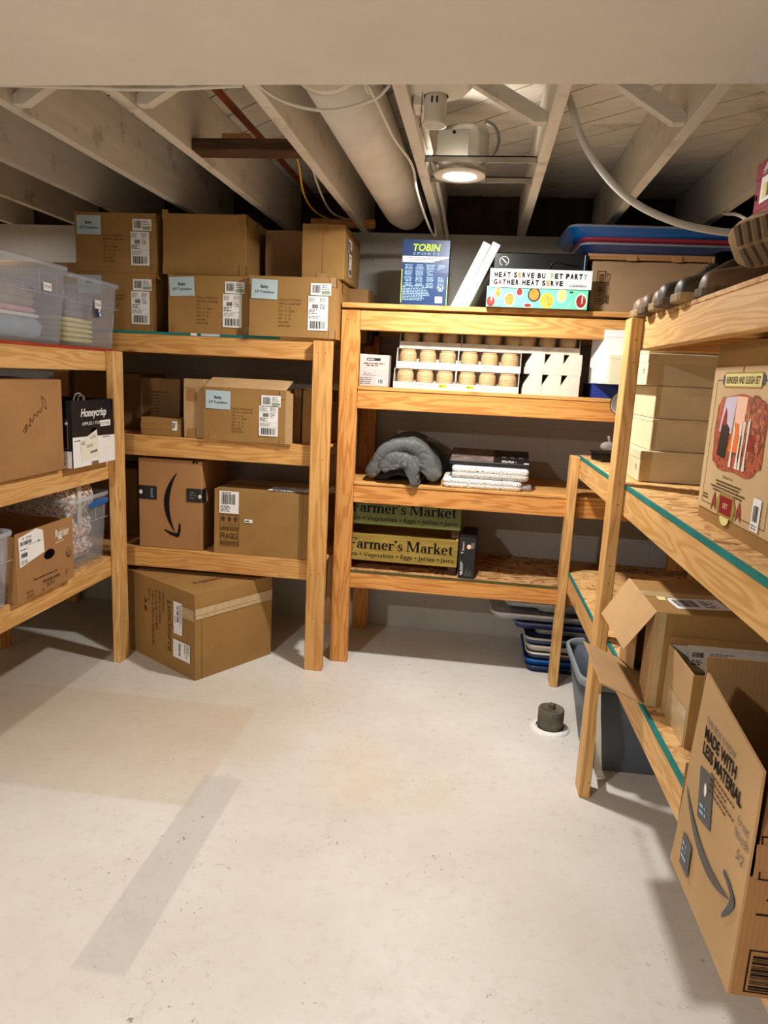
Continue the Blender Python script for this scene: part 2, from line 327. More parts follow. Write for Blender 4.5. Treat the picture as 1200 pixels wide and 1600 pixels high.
class M:
    def __init__(s): s.v = []; s.f = []; s.mi = []; s.sm = []; s.mats = []; s.uv = {}
    def _m(s, mat):
        if mat not in s.mats: s.mats.append(mat)
        return s.mats.index(mat)
    def add(s, vs, fs, mat, smooth=False):
        b = len(s.v); i = s._m(mat); s.v += [tuple(v) for v in vs]
        for f in fs: s.f.append(tuple(b + k for k in f)); s.mi.append(i); s.sm.append(smooth)
        return s
    def box(s, x0, y0, z0, x1, y1, z1, mat):
        vs = [(x, y, z) for z in (z0, z1) for y in (y0, y1) for x in (x0, x1)]
        return s.add(vs, [(0, 2, 3, 1), (4, 5, 7, 6), (0, 1, 5, 4), (2, 6, 7, 3), (0, 4, 6, 2), (1, 3, 7, 5)], mat)
    def slab(s, pts, vec, mat, smooth=False): # polygon pts extruded by vec
        n = len(pts); vec = Vector(vec); P = [Vector(p) for p in pts]
        nrm = Vector((0, 0, 0))
        for i in range(n): nrm += P[i].cross(P[(i + 1) % n])
        if nrm.dot(vec) > 0: P = P[::-1]
        vs = P + [p + vec for p in P]
        fs = [tuple(range(n)), tuple(range(2 * n - 1, n - 1, -1))] + [(i, i + n, (i + 1) % n + n, (i + 1) % n) for i in range(n)]
        return s.add(vs, fs, mat, smooth)
    def poly(s, fr, pts, mat, off=.0006): return s.add([fr.p(a, b, off) for a, b in pts], [tuple(range(len(pts)))], mat)
    def rect(s, fr, a0, b0, a1, b1, mat, off=.0006): return s.poly(fr, [(a0, b0), (a1, b0), (a1, b1), (a0, b1)], mat, off)
    def ring(s, fr, a0, b0, a1, b1, t, mat, off=.0006):
        s.rect(fr, a0, b0, a1, b0 + t, mat, off); s.rect(fr, a0, b1 - t, a1, b1, mat, off); s.rect(fr, a0, b0, a0 + t, b1, mat, off); s.rect(fr, a1 - t, b0, a1, b1, mat, off)
    def disc(s, fr, a, b, ra, rb, mat, off=.0006, n=20, rot=0):
        return s.poly(fr, [(a + ra * cos(2 * pi * i / n) * cos(rot) - rb * sin(2 * pi * i / n) * sin(rot), b + ra * cos(2 * pi * i / n) * sin(rot) + rb * sin(2 * pi * i / n) * cos(rot)) for i in range(n)], mat, off)
    def text(s, fr, t, a, b, h, mat, w=None, off=.0009, bold=0, shear=0, center=False):
        vs, fs = glyphs(t, bold, shear)
        if not vs: return s
        x0 = min(v[0] for v in vs); x1 = max(v[0] for v in vs); sy = h / .72; sx = sy if w is None else w / max(1e-6, x1 - x0)
        if center: a -= (x1 - x0) * sx / 2
        return s.add([fr.p(a + (x - x0) * sx, b + y * sy, off) for x, y in vs], fs, mat)
    def bars(s, fr, a0, b0, a1, b1, mat, off=.0009, horiz=False, seed=1):
        r = random.Random(seed); L = (b1 - b0) if horiz else (a1 - a0); x = 0; unit = L / 46
        while x < L - unit:
            w = unit * r.choice((1, 1, 2, 3)); w = min(w, L - x)
            if horiz: s.rect(fr, a0, b0 + x, a1, b0 + x + w, mat, off)
            else: s.rect(fr, a0 + x, b0, a0 + x + w, b1, mat, off)
            x += w + unit * r.choice((1, 1, 2))
        return s
    def micro(s, fr, a0, b0, a1, b1, rows, mat, off=.0009, seed=1, fill=.9, th=.5, center=False):
        r = random.Random(seed); H = (b1 - b0) / rows
        for i in range(rows):
            y = b1 - (i + 1) * H; end = a0 + (a1 - a0) * r.uniform(fill * .6, fill); x = a0
            sh = ((a1 - end) / 2) if center else 0
            while x < end:
                w = r.uniform(.6, 2.4) * H; w = min(w, end - x); s.rect(fr, x + sh, y + H * .2, x + w + sh, y + H * (.2 + th), mat, off); x += w + H * .45
        return s
    def tube(s, pts, r, mat, n=10, cap=True):
        P = [Vector(p) for p in pts]; rs = r if isinstance(r, (list, tuple)) else [r] * len(P); vs = []; fs = []
        t0 = (P[1] - P[0]).normalized(); a = t0.orthogonal().normalized()
        for i, p in enumerate(P):
            t = ((P[min(i + 1, len(P) - 1)] - P[max(i - 1, 0)])).normalized(); a = (a - t * a.dot(t)).normalized(); b = t.cross(a)
            vs += [p + (a * cos(2 * pi * k / n) + b * sin(2 * pi * k / n)) * rs[i] for k in range(n)]
        for i in range(len(P) - 1):
            for k in range(n): fs.append((i * n + k, i * n + (k + 1) % n, (i + 1) * n + (k + 1) % n, (i + 1) * n + k))
        if cap: fs += [tuple(range(n - 1, -1, -1)), tuple(range((len(P) - 1) * n, len(P) * n))]
        return s.add(vs, fs, mat, True)
    def lathe(s, prof, cx, cy, mat, n=28, uvk=None): # prof (r,z)
        vs = []; fs = []
        for r, z in prof: vs += [(cx + r * cos(2 * pi * k / n), cy + r * sin(2 * pi * k / n), z) for k in range(n)]
        f0 = len(s.f)
        for i in range(len(prof) - 1):
            for k in range(n):
                fs.append((i * n + k, i * n + (k + 1) % n, (i + 1) * n + (k + 1) % n, (i + 1) * n + k))
                if uvk: s.uv[f0 + len(fs) - 1] = [(k * uvk[0] / n, i * uvk[1]), ((k + 1) * uvk[0] / n, i * uvk[1]), ((k + 1) * uvk[0] / n, (i + 1) * uvk[1]), (k * uvk[0] / n, (i + 1) * uvk[1])]
        return s.add(vs, fs, mat, True)
    def build(s, name, parent=None, bevel=0, subsurf=0, seg=1, label=None):
        me = bpy.data.meshes.new(name); me.from_pydata(s.v, [], s.f)
        for m_ in s.mats: me.materials.append(m_)
        me.polygons.foreach_set('material_index', s.mi); me.polygons.foreach_set('use_smooth', s.sm)
        if s.uv:
            ul = me.uv_layers.new(name='UVMap')
            for fi, uvs in s.uv.items():
                for li, q in zip(me.polygons[fi].loop_indices, uvs): ul.data[li].uv = q
        me.update()
        o = bpy.data.objects.new(name, me); COL.objects.link(o)
        if parent: o.parent = parent
        if bevel:
            b = o.modifiers.new('bevel', 'BEVEL'); b.width = bevel; b.segments = seg; b.limit_method = 'ANGLE'; b.angle_limit = .6
        if subsurf:
            b = o.modifiers.new('sub', 'SUBSURF'); b.levels = subsurf; b.render_levels = subsurf
        if label: o['label'] = label
        return o

def thing(name, label, cat, loc=(0, 0, 0), rotz=0, group=None, rot=None):
    o = bpy.data.objects.new(name, None); COL.objects.link(o); o.empty_display_size = .05
    o.location = loc; o.rotation_euler = rot if rot else (0, 0, rotz); o['label'] = label; o['category'] = cat
    if group: o['group'] = group
    return o
def tag(o, label, cat, group=None, kind=None):
    o['label'] = label; o['category'] = cat
    if group: o['group'] = group
    if kind: o['kind'] = kind
    return o
def dup(root, loc, rotz=0, label=None, group=None, rot=None):
    r = root.copy(); COL.objects.link(r); r.location = loc; r.rotation_euler = rot if rot else (0, 0, rotz)
    if label: r['label'] = label
    if group: r['group'] = group
    for ch in list(root.children):
        c = ch.copy(); COL.objects.link(c); c.parent = r
        for g in list(ch.children):
            d = g.copy(); COL.objects.link(d); d.parent = c
    return r
def struct(name, mb, bevel=0, label=None, cat=None):
    o = mb.build(name, None, bevel); o['kind'] = 'structure'
    return o

# ------------------------------------------------------------------ the room shell
Z_J, Z_D = 2.201, 2.437          # joist underside, subfloor underside
XL, XR, YB, YF = -2.95, 1.28, 3.93, -2.3
struct('floor', M().box(XL - .2, YF - .2, -.12, XR + .2, YB + .4, 0, FLOOR))
struct('wall_back', M().box(XL - .2, YB, 0, XR + .2, YB + .2, Z_J, BLOCK))
struct('wall_left', M().box(XL - .2, YF, 0, XL, YB, Z_J, BLOCK))
struct('wall_right', M().box(XR, YF, 0, XR + .2, YB, Z_J, BLOCK))
struct('wall_front', M().box(XL - .2, YF - .2, 0, XR + .2, YF, Z_D, DRYW))
struct('wall_rim_back', M().box(XL - .2, YB + .19, Z_J, XR + .2, YB + .23, Z_D, KRAFT))
struct('wall_rim_left', M().box(XL - .2, YF, Z_J, XL - .16, YB + .2, Z_D, KRAFT))
struct('wall_rim_right', M().box(XR + .16, YF, Z_J, XR + .2, YB + .2, Z_D, KRAFT))
mb = M()
ang = radians(-42); d = Vector((cos(ang), sin(ang), 0)); nn = Vector((-d.y, d.x, 0)); wd = .140
for i in range(-34, 38):
    c = Vector((-.8, .9, Z_D)) + nn * (i * wd)
    # clip each board to the room rectangle
    ts = []
    for lo, hi, p0, dd in ((XL - .2, XR + .2, c.x, d.x), (YF - .2, YB + .23, c.y, d.y)):
        a, b = (lo - p0) / dd, (hi - p0) / dd; ts.append((min(a, b), max(a, b)))
    t0, t1 = max(ts[0][0], ts[1][0]), min(ts[0][1], ts[1][1])
    if t1 - t0 < .15: continue
    h = nn * (wd / 2 - .0035)
    mb.slab([c + d * t0 - h, c + d * t1 - h, c + d * t1 + h, c + d * t0 + h], (0, 0, .018), JOISTX)
struct('ceiling', mb)
struct('ceiling_upper', M().box(XL - .2, YF - .2, Z_D + .02, XR + .2, YB + .4, Z_D + .05, KRAFT))
# joists
for i, x in enumerate((-2.725, -2.31, -1.905, -1.488, -1.092, -.672, -.268, .160, .552, .975)):
    o = M().box(x - .019, YF, Z_J, x + .019, YB + .19, Z_D - .001, JOIST).build('trim_%d' % (i + 1), None, .002); o['kind'] = 'structure'
# bulkhead
struct('trim_20', M().box(XL, .95, 2.08, XR, 1.683, Z_J - .001, DRYW), .004)
# cross bridging
JX = (-2.725, -2.31, -1.905, -1.488, -1.092, -.672, -.268, .160, .552, .975)
for i in range(len(JX) - 1):
    a, b = JX[i] + .019, JX[i + 1] - .019
    if i == 5: continue
    for s_, (x0, x1) in enumerate(((a, b), (b, a))):
        y = (2.155 if s_ == 0 else 1.93) if i < 5 else (2.29 if s_ == 1 else 1.93)
        sg = 1 if x1 > x0 else -1
        t = .036
        mb = M().slab([(x0, y, Z_J + .006), (x0 + sg * t, y, Z_J + .006), (x1, y, Z_D - .008 - t * .8), (x1, y, Z_D - .008), (x1 - sg * t, y, Z_D - .008), (x0, y, Z_J + .006 + t * .8)], (0, .036, 0), JOISTX)
        o = mb.build('trim_%d' % (30 + 2 * i + s_), None, .0015); o['kind'] = 'structure'

# ------------------------------------------------------------------ shelving units
def part_box(name, parent, mat, *b, bevel=.0025): return M().box(*b, mat).build(name, parent, bevel)
BT = .089
def edge_strip(name, parent, mat, *b): return M().box(*b, mat).build(name, parent)
def nails(mb, fr, pts):
    for a, b in pts: mb.disc(fr, a, b, .0022, .0022, HOLE, .0004, 8)

# -- back unit
U = thing('shelving_unit', 'orange-toned lumber shelving unit with four shelves against the back wall', 'shelves', (0, 3.34, 0))
X0, X1 = -.665, 1.16
for name, x, y in (('post', -.665, 0), ('post', -.640, .50), ('post', 1.07, .0), ('post', 1.07, .50)):
    mb = M().box(x, y, 0, x + .089, y + .038, 1.745, WOOD['amber', 2])
    if y == 0: nails(mb, Fr((x, 0, 0), (1, 0, 0), (0, 0, 1)), [(.03, .38), (.062, .43), (.03, .9), (.06, .87), (.035, 1.33), (.065, 1.35), (.03, 1.70), (.064, 1.695)])
    mb.build('post', U, .003)
for z0, tp, m_, dk in ((1.656, 1.778, WOOD['pale', 0], WOOD['pale', 0]), (1.292, 1.397, WOOD['amber', 0], WOOD['pale', 0]), (.836, .938, WOOD['amber', 0], WOOD['pale', 0]), (.402, .494, WOOD['amber', 0], OSB_D)):
    part_box('beam', U, m_, X0 + .0895, 0, z0, 1.069, .038, z0 + .088)
    part_box('beam', U, m_, X0 + .03, .5, z0, 1.069, .538, z0 + .088)
    M().box(X0 if tp > 1.7 else X0 + .0895, -.004 if tp > .6 else 0, max(z0 + .0885, tp - .022), 1.155, .0395, tp, dk).box(X0 + .005, .040, max(z0 + .0885, tp - .022), 1.155, .54, tp, dk).build('deck_board', U, .002)
edge_strip('edge_paint', U, OLIVE, X0 + .0895, -.0012, .4905, 1.06, -.0001, .4945)
edge_strip('edge_paint', U, OLIVE, X0 + .0895, -.0012, .481, 1.06, -.0001, .4905)

# -- middle-left unit
U = thing('shelving_unit', 'lumber shelving unit stacked with brown cartons, left of the back unit', 'shelves', (0, 3.2, 0))
for x, y, h_ in ((-.765, 0, 1.592), (-.80, .66, 1.59), (-2.44, .64, 1.59), (-2.86, .03, 1.59)):
    mb = M().box(x, y, 0, x + .089, y + .038, h_, WOOD['pale', 2])
    if y == 0: nails(mb, Fr((x, 0, 0), (1, 0, 0), (0, 0, 1)), [(.025, .49), (.06, .5), (.03, 1.05), (.062, 1.05), (.025, 1.54), (.06, 1.54), (.04, .27)])
    mb.build('post', U, .003)
for z0, dk in ((1.505, WOOD['pale', 0]), (1.012, WOOD['pale', 0]), (.450, WOOD['pale', 0])):
    part_box('beam', U, WOOD['pale', 0], -2.90, .0385, z0, -.69, .0765, z0 + .087)
    part_box('beam', U, WOOD['pale', 0], -2.90, .62, z0, -.69, .6585, z0 + .087)
    part_box('deck_board', U, dk, -2.90, .0385, z0 + .0875, -.69, .70, z0 + .0985, bevel=.001)
edge_strip('edge_paint', U, TEAL, -2.90, .037, 1.5925, -.93, .0383, 1.6035)
edge_strip('edge_tape', U, WHITE, -1.36, .0362, 1.5925, -1.33, .0369, 1.6035)
edge_strip('edge_tape', U, BLUEP, -1.31, .0362, 1.5925, -1.22, .0369, 1.6035)

# -- left unit
U = thing('shelving_unit', 'lumber shelving unit along the left wall holding clear bins', 'shelves', (-1.692, 3.06, 0))
for x, y, m_ in ((0, 0, 'straw'), (0, -1.95, 'straw'), (-.64, .0, 'pale'), (-.64, -1.95, 'pale')):
    mb = M().box(x, y, 0, x + .038, y + .089, 1.502, WOOD[m_, 2])
    if x == 0 and y == 0: nails(mb, Fr((x, y, 0), (1, 0, 0), (0, 0, 1)), [(.012, 1.45), (.03, 1.46), (.012, .93), (.028, .96), (.02, .48)]); nails(mb, Fr((x + .038, y, 0), (0, 1, 0), (0, 0, 1)), [(.03, 1.47), (.06, 1.40), (.03, .93), (.05, .5), (.02, .52), (.05, .2)])
    mb.build('post', U, .003)
for z0, dk in ((1.412, OSB), (.914, OSB), (.443, OSB)):
    part_box('beam', U, WOOD['straw', 1], -.0385, -2.1, z0, -.0005, .10, z0 + .088)
    part_box('beam', U, WOOD['pale', 1], -.60, -2.1, z0, -.562, .10, z0 + .088)
    part_box('rail', U, WOOD['pale', 0], -.561, .062, z0, -.039, .10, z0 + .087)
    part_box('deck_board', U, dk, -.62, -2.1, z0 + .0885, -.0005, .10, z0 + .0965, bevel=.001)
edge_strip('edge_paint', U, REDP, -.0003, -2.1, 1.4995, .0012, .09, 1.5095)

# -- right units
RO = Vector((.457, 2.36, 0)); RA = .0164
def R(x, y, z=0): return (RO.x + x * cos(RA) - y * sin(RA), RO.y + x * sin(RA) + y * cos(RA), z)
U = thing('shelving_unit', 'tall lumber shelving unit on the right with teal-edged strand board', 'shelves', R(0, 0), RA)
for x, y, h_ in ((0, 0, 1.668), (.60, 0, 1.668), (0, -1.9, 1.668), (.60, -1.9, 1.668)):
    mb = M().box(x, y, 0, x + .038, y + .089, h_, WOOD['straw', 2])
    if x == 0 and y == 0:
        nails(mb, Fr((x, y, 0), (1, 0, 0), (0, 0, 1)), [(.02, 1.6), (.02, 1.53), (.02, 1.14), (.022, 1.07), (.018, .86), (.02, .8), (.02, .52), (.03, .06)])
        nails(mb, Fr((x, y + .089, 0), (0, -1, 0), (0, 0, 1)), [(.03, 1.55), (.05, 1.3), (.03, 1.1), (.06, .9), (.03, .55)])
    mb.build('post', U, .003)
for z0, ed in ((1.570, False), (1.036, True), (.497, True)):
    part_box('beam', U, WOOD['straw', 1], .0385, -2.0, z0, .0765, .045, z0 + .088)
    part_box('beam', U, WOOD['straw', 1], .56, -2.0, z0, .598, .045, z0 + .088)
    part_box('rail', U, WOOD['pale', 0], .077, .007, z0, .559, .045, z0 + .087)
    part_box('rail', U, WOOD['pale', 0], .077, -.72, z0, .559, -.682, z0 + .087)
    part_box('deck_board', U, OSB, .0385, -2.0, z0 + .0885, .62, .045, z0 + .1, bevel=.001)
    if ed: edge_strip('edge_paint', U, TEAL, .0368, -2.0, z0 + .0885, .0383, .0, z0 + .1005); edge_strip('edge_paint', U, TEAL, .0368, -2.0, z0 + .1001, .046, -.001, z0 + .1012)
U = thing('shelving_unit', 'low two-shelf lumber unit between the tall right unit and back shelves', 'shelves', R(0, .93), RA)
for x, h_ in ((0, 1.128), (.60, 1.128)): part_box('post', U, WOOD['straw', 2], x, 0, 0, x + .038, .089, h_, bevel=.003)
for z0 in (1.030, .478):
    part_box('beam', U, WOOD['straw', 1], .0385, -.83, z0, .0765, .089, z0 + .088)
    part_box('beam', U, WOOD['straw', 1], .56, -.83, z0, .598, .089, z0 + .088)
    part_box('rail', U, WOOD['pale', 0], .077, -.83, z0, .559, -.792, z0 + .087)
    part_box('deck_board', U, OSB, .0385, -.84, z0 + .0885, .62, .089, z0 + .1, bevel=.001)
    edge_strip('edge_paint', U, TEAL, .0368, -.83, z0 + .0885, .0383, .085, z0 + .1005); edge_strip('edge_paint', U, TEAL, .0368, -.83, z0 + .1001, .044, .085, z0 + .1012)

# ------------------------------------------------------------------ ceiling services
lx, ly, lz = LAMP_POS
T = thing('recessed_downlight', 'lit round recessed downlight hanging on bar hangers between two joists', 'ceiling light', (lx, ly, lz))
lens = bpy.data.materials.new('lamp_lens_lit'); lens.use_nodes = True
b = lens.node_tree.nodes['Principled BSDF']; b.inputs['Emission Color'].default_value = (1, .93, .84, 1); b.inputs['Emission Strength'].default_value = 40
M().lathe([(0, .0005), (.057, .0005), (.058, .004)], 0, 0, lens).build('lens', T)
M().lathe([(.058, .0025), (.062, 0), (.088, .001), (.092, .003), (.092, .006), (.086, .008)], 0, 0, PAINTW, 40).build('trim_ring', T)
M().lathe([(.086, .0082), (.0875, .010), (.086, .034), (.08, .036)], 0, 0, METAL, 40).build('collar', T)
mb = M().box(-.098, .045, .03, .09, .17, .036, METALW)
mb.box(-.098, .168, .03, .09, .172, .085, METALW); mb.box(-.098, -.03, .036, .09, -.026, .062, METALW)
mb.build('mounting_plate', T, .001)
M().lathe([(.0, .20), (.06, .20), (.085, .19), (.09, .17), (.09, .035)], .005, .12, METAL, 36).build('housing', T)
JB = M().box(-.09, .02, .065, .025, .12, .165, METALW).disc(Fr((-.09, .02, .065), (1, 0, 0), (0, 0, 1)), .06, .09, .006, .006, HOLE).build('junction_box', T, .002)
pts = [(.075 + .052 * sin(t), .045, .135 + .060 * -cos(t)) for t in [i * pi / 14 for i in range(15)]]
M().tube(pts, .0085, CABLEG, 10).build('flex_conduit', JB)
for y in (-.035, .225):
    M().box(-.125, y, .040, .268, y + .005, .062, METAL).box(-.125, y, .058, .268, y + .016, .062, METAL).box(-.124, y - .012, .036, -.122, y + .02, .07, METAL).box(.265, y - .012, .036, .267, y + .02, .07, METAL).build('bar_hanger', T)
T = thing('lampholder', 'round white porcelain lampholder with an empty socket above the bar hangers', 'lamp holder', (-.178, 2.12, Z_D - .072))
M().lathe([(0, -.06), (.075, -.06), (.095, -.085), (.10, -.12), (.085, -.135), (.045, -.145), (.035, -.15)], 0, 0, PAINTW, 36).build('base', T)
M().lathe([(.03, -.14), (.032, -.215), (.034, -.225), (.028, -.226), (.024, -.2), (0, -.198)], .0, 0, PAINTW, 28).build('socket', T)
M().box(-.01, -.0335, -.175, -.006, -.031, -.160, HOLE).box(.004, -.0335, -.175, .008, -.031, -.160, HOLE).build('outlet_slot', T)
M().tube([(-.035, -.03, -.15), (-.035, -.035, -.2), (-.037, -.035, -.24)], .0012, STRING, 6).build('pull_chain', T)
M().box(-.05, -.05, -.061, .05, .05, .071, METALW).build('box', T)
tag(M().box(-.243, 2.14, 2.20, -.205, 2.22, 2.245, JOISTX).build('nailing_block', None, .002), 'small white-painted wood block nailed beside the lampholder', 'wood block')

T = thing('air_duct', 'large round white duct running between joists to the back wall', 'duct', (-.455, 0, 2.292))
M().tube([(-.01, .97, 0), (-.008, 2.02, 0)], .110, PAINTW, 40).build('duct_section', T)
M().tube([(-.008, 2.0, 0), (.0, 2.8, 0), (.01, 3.72, 0), (.015, 3.84, .01), (.02, 3.92, .05)], [.104, .1035, .103, .1, .088], PAINTW, 40).build('duct_section', T)
M().tube([(-.008, 1.99, 0), (-.008, 2.02, 0)], .1125, PAINTW, 40).build('joint_band', T)

tag(M().tube([(-.915, .98, 2.34), (-.92, 2.4, 2.34), (-.915, 3.2, 2.335), (-.91, 4.08, 2.33)], .0135, COPPER, 14).build('copper_pipe'), 'reddish copper pipe running between joists over a dark wood cross piece', 'pipe')
tag(M().box(-1.072, 2.565, 2.203, -.692, 2.66, 2.243, DARKWOOD).build('cross_piece', None, .003), 'dark brown wood cross piece wedged between two white joists', 'wood board')
tag(M().box(-.985, 2.63, 2.2435, -.88, 2.70, 2.28, WOOD['straw', 0]).build('wood_block', None, .002), 'small pale wood block on the dark cross piece under the copper pipe', 'wood block')
tag(M().box(-.94, 3.80, 2.203, -.60, 3.838, 2.24, WOOD['amber', 0]).build('wood_block', None, .002), 'brown wood strip between joists above the top cartons', 'wood block')
def cable(name, pts, r, mat, label, cat='cable', n=8):
    # Catmull-Rom smoothing
    P = [Vector(p) for p in pts]; Q = [P[0] * 2 - P[1]] + P + [P[-1] * 2 - P[-2]]; out = []
    for i in range(1, len(Q) - 2):
        for k in range(6):
            t = k / 6; out.append(.5 * ((2 * Q[i]) + (Q[i + 1] - Q[i - 1]) * t + (2 * Q[i - 1] - 5 * Q[i] + 4 * Q[i + 1] - Q[i + 2]) * t * t + (-Q[i - 1] + 3 * Q[i] - 3 * Q[i + 1] + Q[i + 2]) * t ** 3))
    out.append(P[-1]); return tag(M().tube(out, r, mat, n).build(name), label, cat)
cable('cable', [(-.80, 2.5, 2.42), (-.79, 2.75, 2.36), (-.80, 3.0, 2.29), (-.85, 3.3, 2.24), (-.86, 3.6, 2.225), (-.80, 3.95, 2.24)], .0045, CABLEY, 'yellow cable drooping between joists behind the dark cross piece')
cable('cable', [(-.72, 2.72, 2.41), (-.73, 2.9, 2.30), (-.76, 3.2, 2.245), (-.78, 3.6, 2.225), (-.72, 3.9, 2.25)], .0048, CABLEW, 'short white cable drooping beside the yellow cable')
cable('cable', [(-.33, 1.9, 2.16), (-.335, 2.1, 2.185), (-.322, 2.35, 2.18), (-.30, 2.6, 2.19), (-.292, 2.72, 2.18), (-.291, 2.80, 2.15), (-.290, 2.95, 2.14), (-.285, 3.2, 2.13), (-.27, 3.45, 2.11), (-.262, 3.55, 2.13), (-.290, 3.6, 2.25)], .0048, CABLEW, 'white cable hanging between the duct and the next joist')
cable('cable', [(-.70, 1.95, 2.24), (-.60, 2.0, 2.17), (-.47, 2.03, 2.148), (-.34, 2.02, 2.17), (-.29, 2.0, 2.2)], .0045, CABLEW, 'white cable crossing under the round duct near the bulkhead')
cable('cable', [(-.36, 1.9, 2.25), (-.35, 1.99, 2.185), (-.335, 2.0, 2.20), (-.34, 1.93, 2.29)], .005, CABLEW, 'bundled white cable loop beside the duct at the bulkhead')
cable('cable', [(-1.40, 1.98, 2.195), (-1.2, 1.99, 2.193), (-.95, 2.0, 2.19), (-.69, 1.99, 2.195)], .0055, PAINTW, 'painted cable stapled across the joist undersides by the bulkhead')
cable('conduit', [(-.238, 2.23, 2.25), (-.238, 2.4, 2.25), (-.238, 3.0, 2.25), (-.236, 3.5, 2.24), (-.230, 3.8, 2.205), (-.224, 3.905, 2.16), (-.224, 3.915, 2.0), (-.224, 3.916, 1.88)], .0095, PAINTW, 'white conduit along the joist and down the back wall', 'conduit', 10)
cable('water_tube', [(.205, 2.62, 2.43), (.225, 2.5, 2.325), (.256, 2.5, 2.25), (.304, 2.5, 2.174), (.383, 2.5, 2.089), (.47, 2.5, 2.028), (.575, 2.5, 1.985), (.677, 2.5, 1.962), (.795, 2.5, 1.953), (.95, 2.52, 1.98), (1.1, 2.6, 2.1)], .0115, PEX, 'long white plastic tube curving down from the ceiling at right', 'tube', 12)
cable('water_tube', [(.966, 3.32, 2.197), (.95, 3.22, 2.17), (.92, 3.0, 2.12), (.86, 2.7, 2.04), (.80, 2.45, 1.97), (.78, 2.38, 1.92)], .006, CABLEW, 'thin white cable end curling behind the red shoeboxes')

# ------------------------------------------------------------------ cartons
def faces(w, d, h):
    return dict(front=Fr((-w / 2, 0, 0), (1, 0, 0), (0, 0, 1)), left=Fr((-w / 2, d, 0), (0, -1, 0), (0, 0, 1)), right=Fr((w / 2, 0, 0), (0, 1, 0), (0, 0, 1)), top=Fr((-w / 2, 0, h), (1, 0, 0), (0, 1, 0)))
def carton_body(w, d, h, mat, seed=0, seam='x'):
    r = random.Random(seed); g = .0016; q = 7
    def j(x): return x + r.uniform(-g, g)
    mb = M(); vs = []; c = [(-w / 2, 0), (w / 2, 0), (w / 2, d), (-w / 2, d)]
    # rings with a mid ring that bulges a little
    for z, k in ((0, 0), (h * .5, .0025), (h, 0)):
        for x, y in c: vs.append((j(x * (1 + k)), j(y + (k * 1.5 if y > 0 else -k * .6)), z if z in (0,) else j(z)))
    fs = [(3, 2, 1, 0), (8, 9, 10, 11)]
    for i in range(2):
        for k in range(4): fs.append((i * 4 + k, i * 4 + (k + 1) % 4, (i + 1) * 4 + (k + 1) % 4, (i + 1) * 4 + k))
    mb.add(vs, fs, mat)
    f = faces(w, d, h)
    if seam == 'x': mb.rect(f['top'], .002, d / 2 - .0008, w - .002, d / 2 + .0008, HOLE, .0022)
    return mb, f
def ptape(T, f, w, d, h, mat=TAPE, wid=.048, down=.05, ends=True):
    mb = M().rect(f['top'], 0, d / 2 - wid / 2, w, d / 2 + wid / 2, mat, .003)
    if ends: mb.rect(f['left'], d / 2 - wid / 2, h - down, d / 2 + wid / 2, h + .002, mat, .0032); mb.rect(f['right'], d / 2 - wid / 2, h - down, d / 2 + wid / 2, h + .002, mat, .0032)
    return mb.build('parcel_tape', T)
def carton(label, loc, w, d, h, mat=CB, rotz=0, group=None, seed=1, tape=True, name='cardboard_box', cat='box', deco=None, seam='x'):
    T = thing(name, label, cat, loc, rotz, group)
    mb, f = carton_body(w, d, h, mat, seed, seam)
    if deco: deco(mb, f, w, d, h, T)
    mb.build('carton', T, .003)
    if tape: ptape(T, f, w, d, h)
    return T
def lab_barcode(T, fr, a, b, w, h, green=False, seed=1, off=.004):
    mb = M().rect(fr, a, b, a + w, b + h, WHITE, off); o2 = off + .0004
    mb.bars(fr, a + w * .08, b + h * .2, a + w * .5, b + h * .85, INK, o2, seed=seed); mb.micro(fr, a + w * .56, b + h * .45, a + w * .96, b + h * .9, 3, INKG, o2, seed)
    if green: mb.rect(fr, a + w * .54, b + h * .1, a + w * .96, b + h * .38, GREENP, o2)
    return mb.build('barcode_label', T)
def lab_ship(T, fr, a, b, w, h, seed=1, off=.004, ang=0):
    if ang: fr = fr.rot(a, b, ang); a = b = 0
    mb = M().rect(fr, a, b, a + w, b + h, WHITE, off); o2 = off + .0004
    mb.micro(fr, a + w * .05, b + h * .83, a + w * .5, b + h * .96, 4, INKG, o2, seed); mb.micro(fr, a + w * .58, b + h * .83, a + w * .97, b + h * .96, 4, INKG, o2, seed + 1)
    mb.rect(fr, a + w * .03, b + h * .805, a + w * .97, b + h * .81, INKG, o2)
    mb.bars(fr, a + w * .2, b + h * .64, a + w * .5, b + h * .76, INK, o2, seed=seed); mb.micro(fr, a + w * .6, b + h * .62, a + w * .9, b + h * .78, 3, INKG, o2, seed + 5)
    mb.micro(fr, a + w * .05, b + h * .48, a + w * .55, b + h * .62, 3, INK, o2, seed + 2); mb.rect(fr, a + w * .03, b + h * .45, a + w * .97, b + h * .455, INKG, o2)
    mb.micro(fr, a + w * .05, b + h * .34, a + w * .9, b + h * .43, 2, INKG, o2, seed + 3); mb.rect(fr, a + w * .03, b + h * .32, a + w * .97, b + h * .325, INKG, o2)
    mb.bars(fr, a + w * .12, b + h * .05, a + w * .9, b + h * .27, INK, o2, seed=seed + 7)
    return mb.build('shipping_label', T)
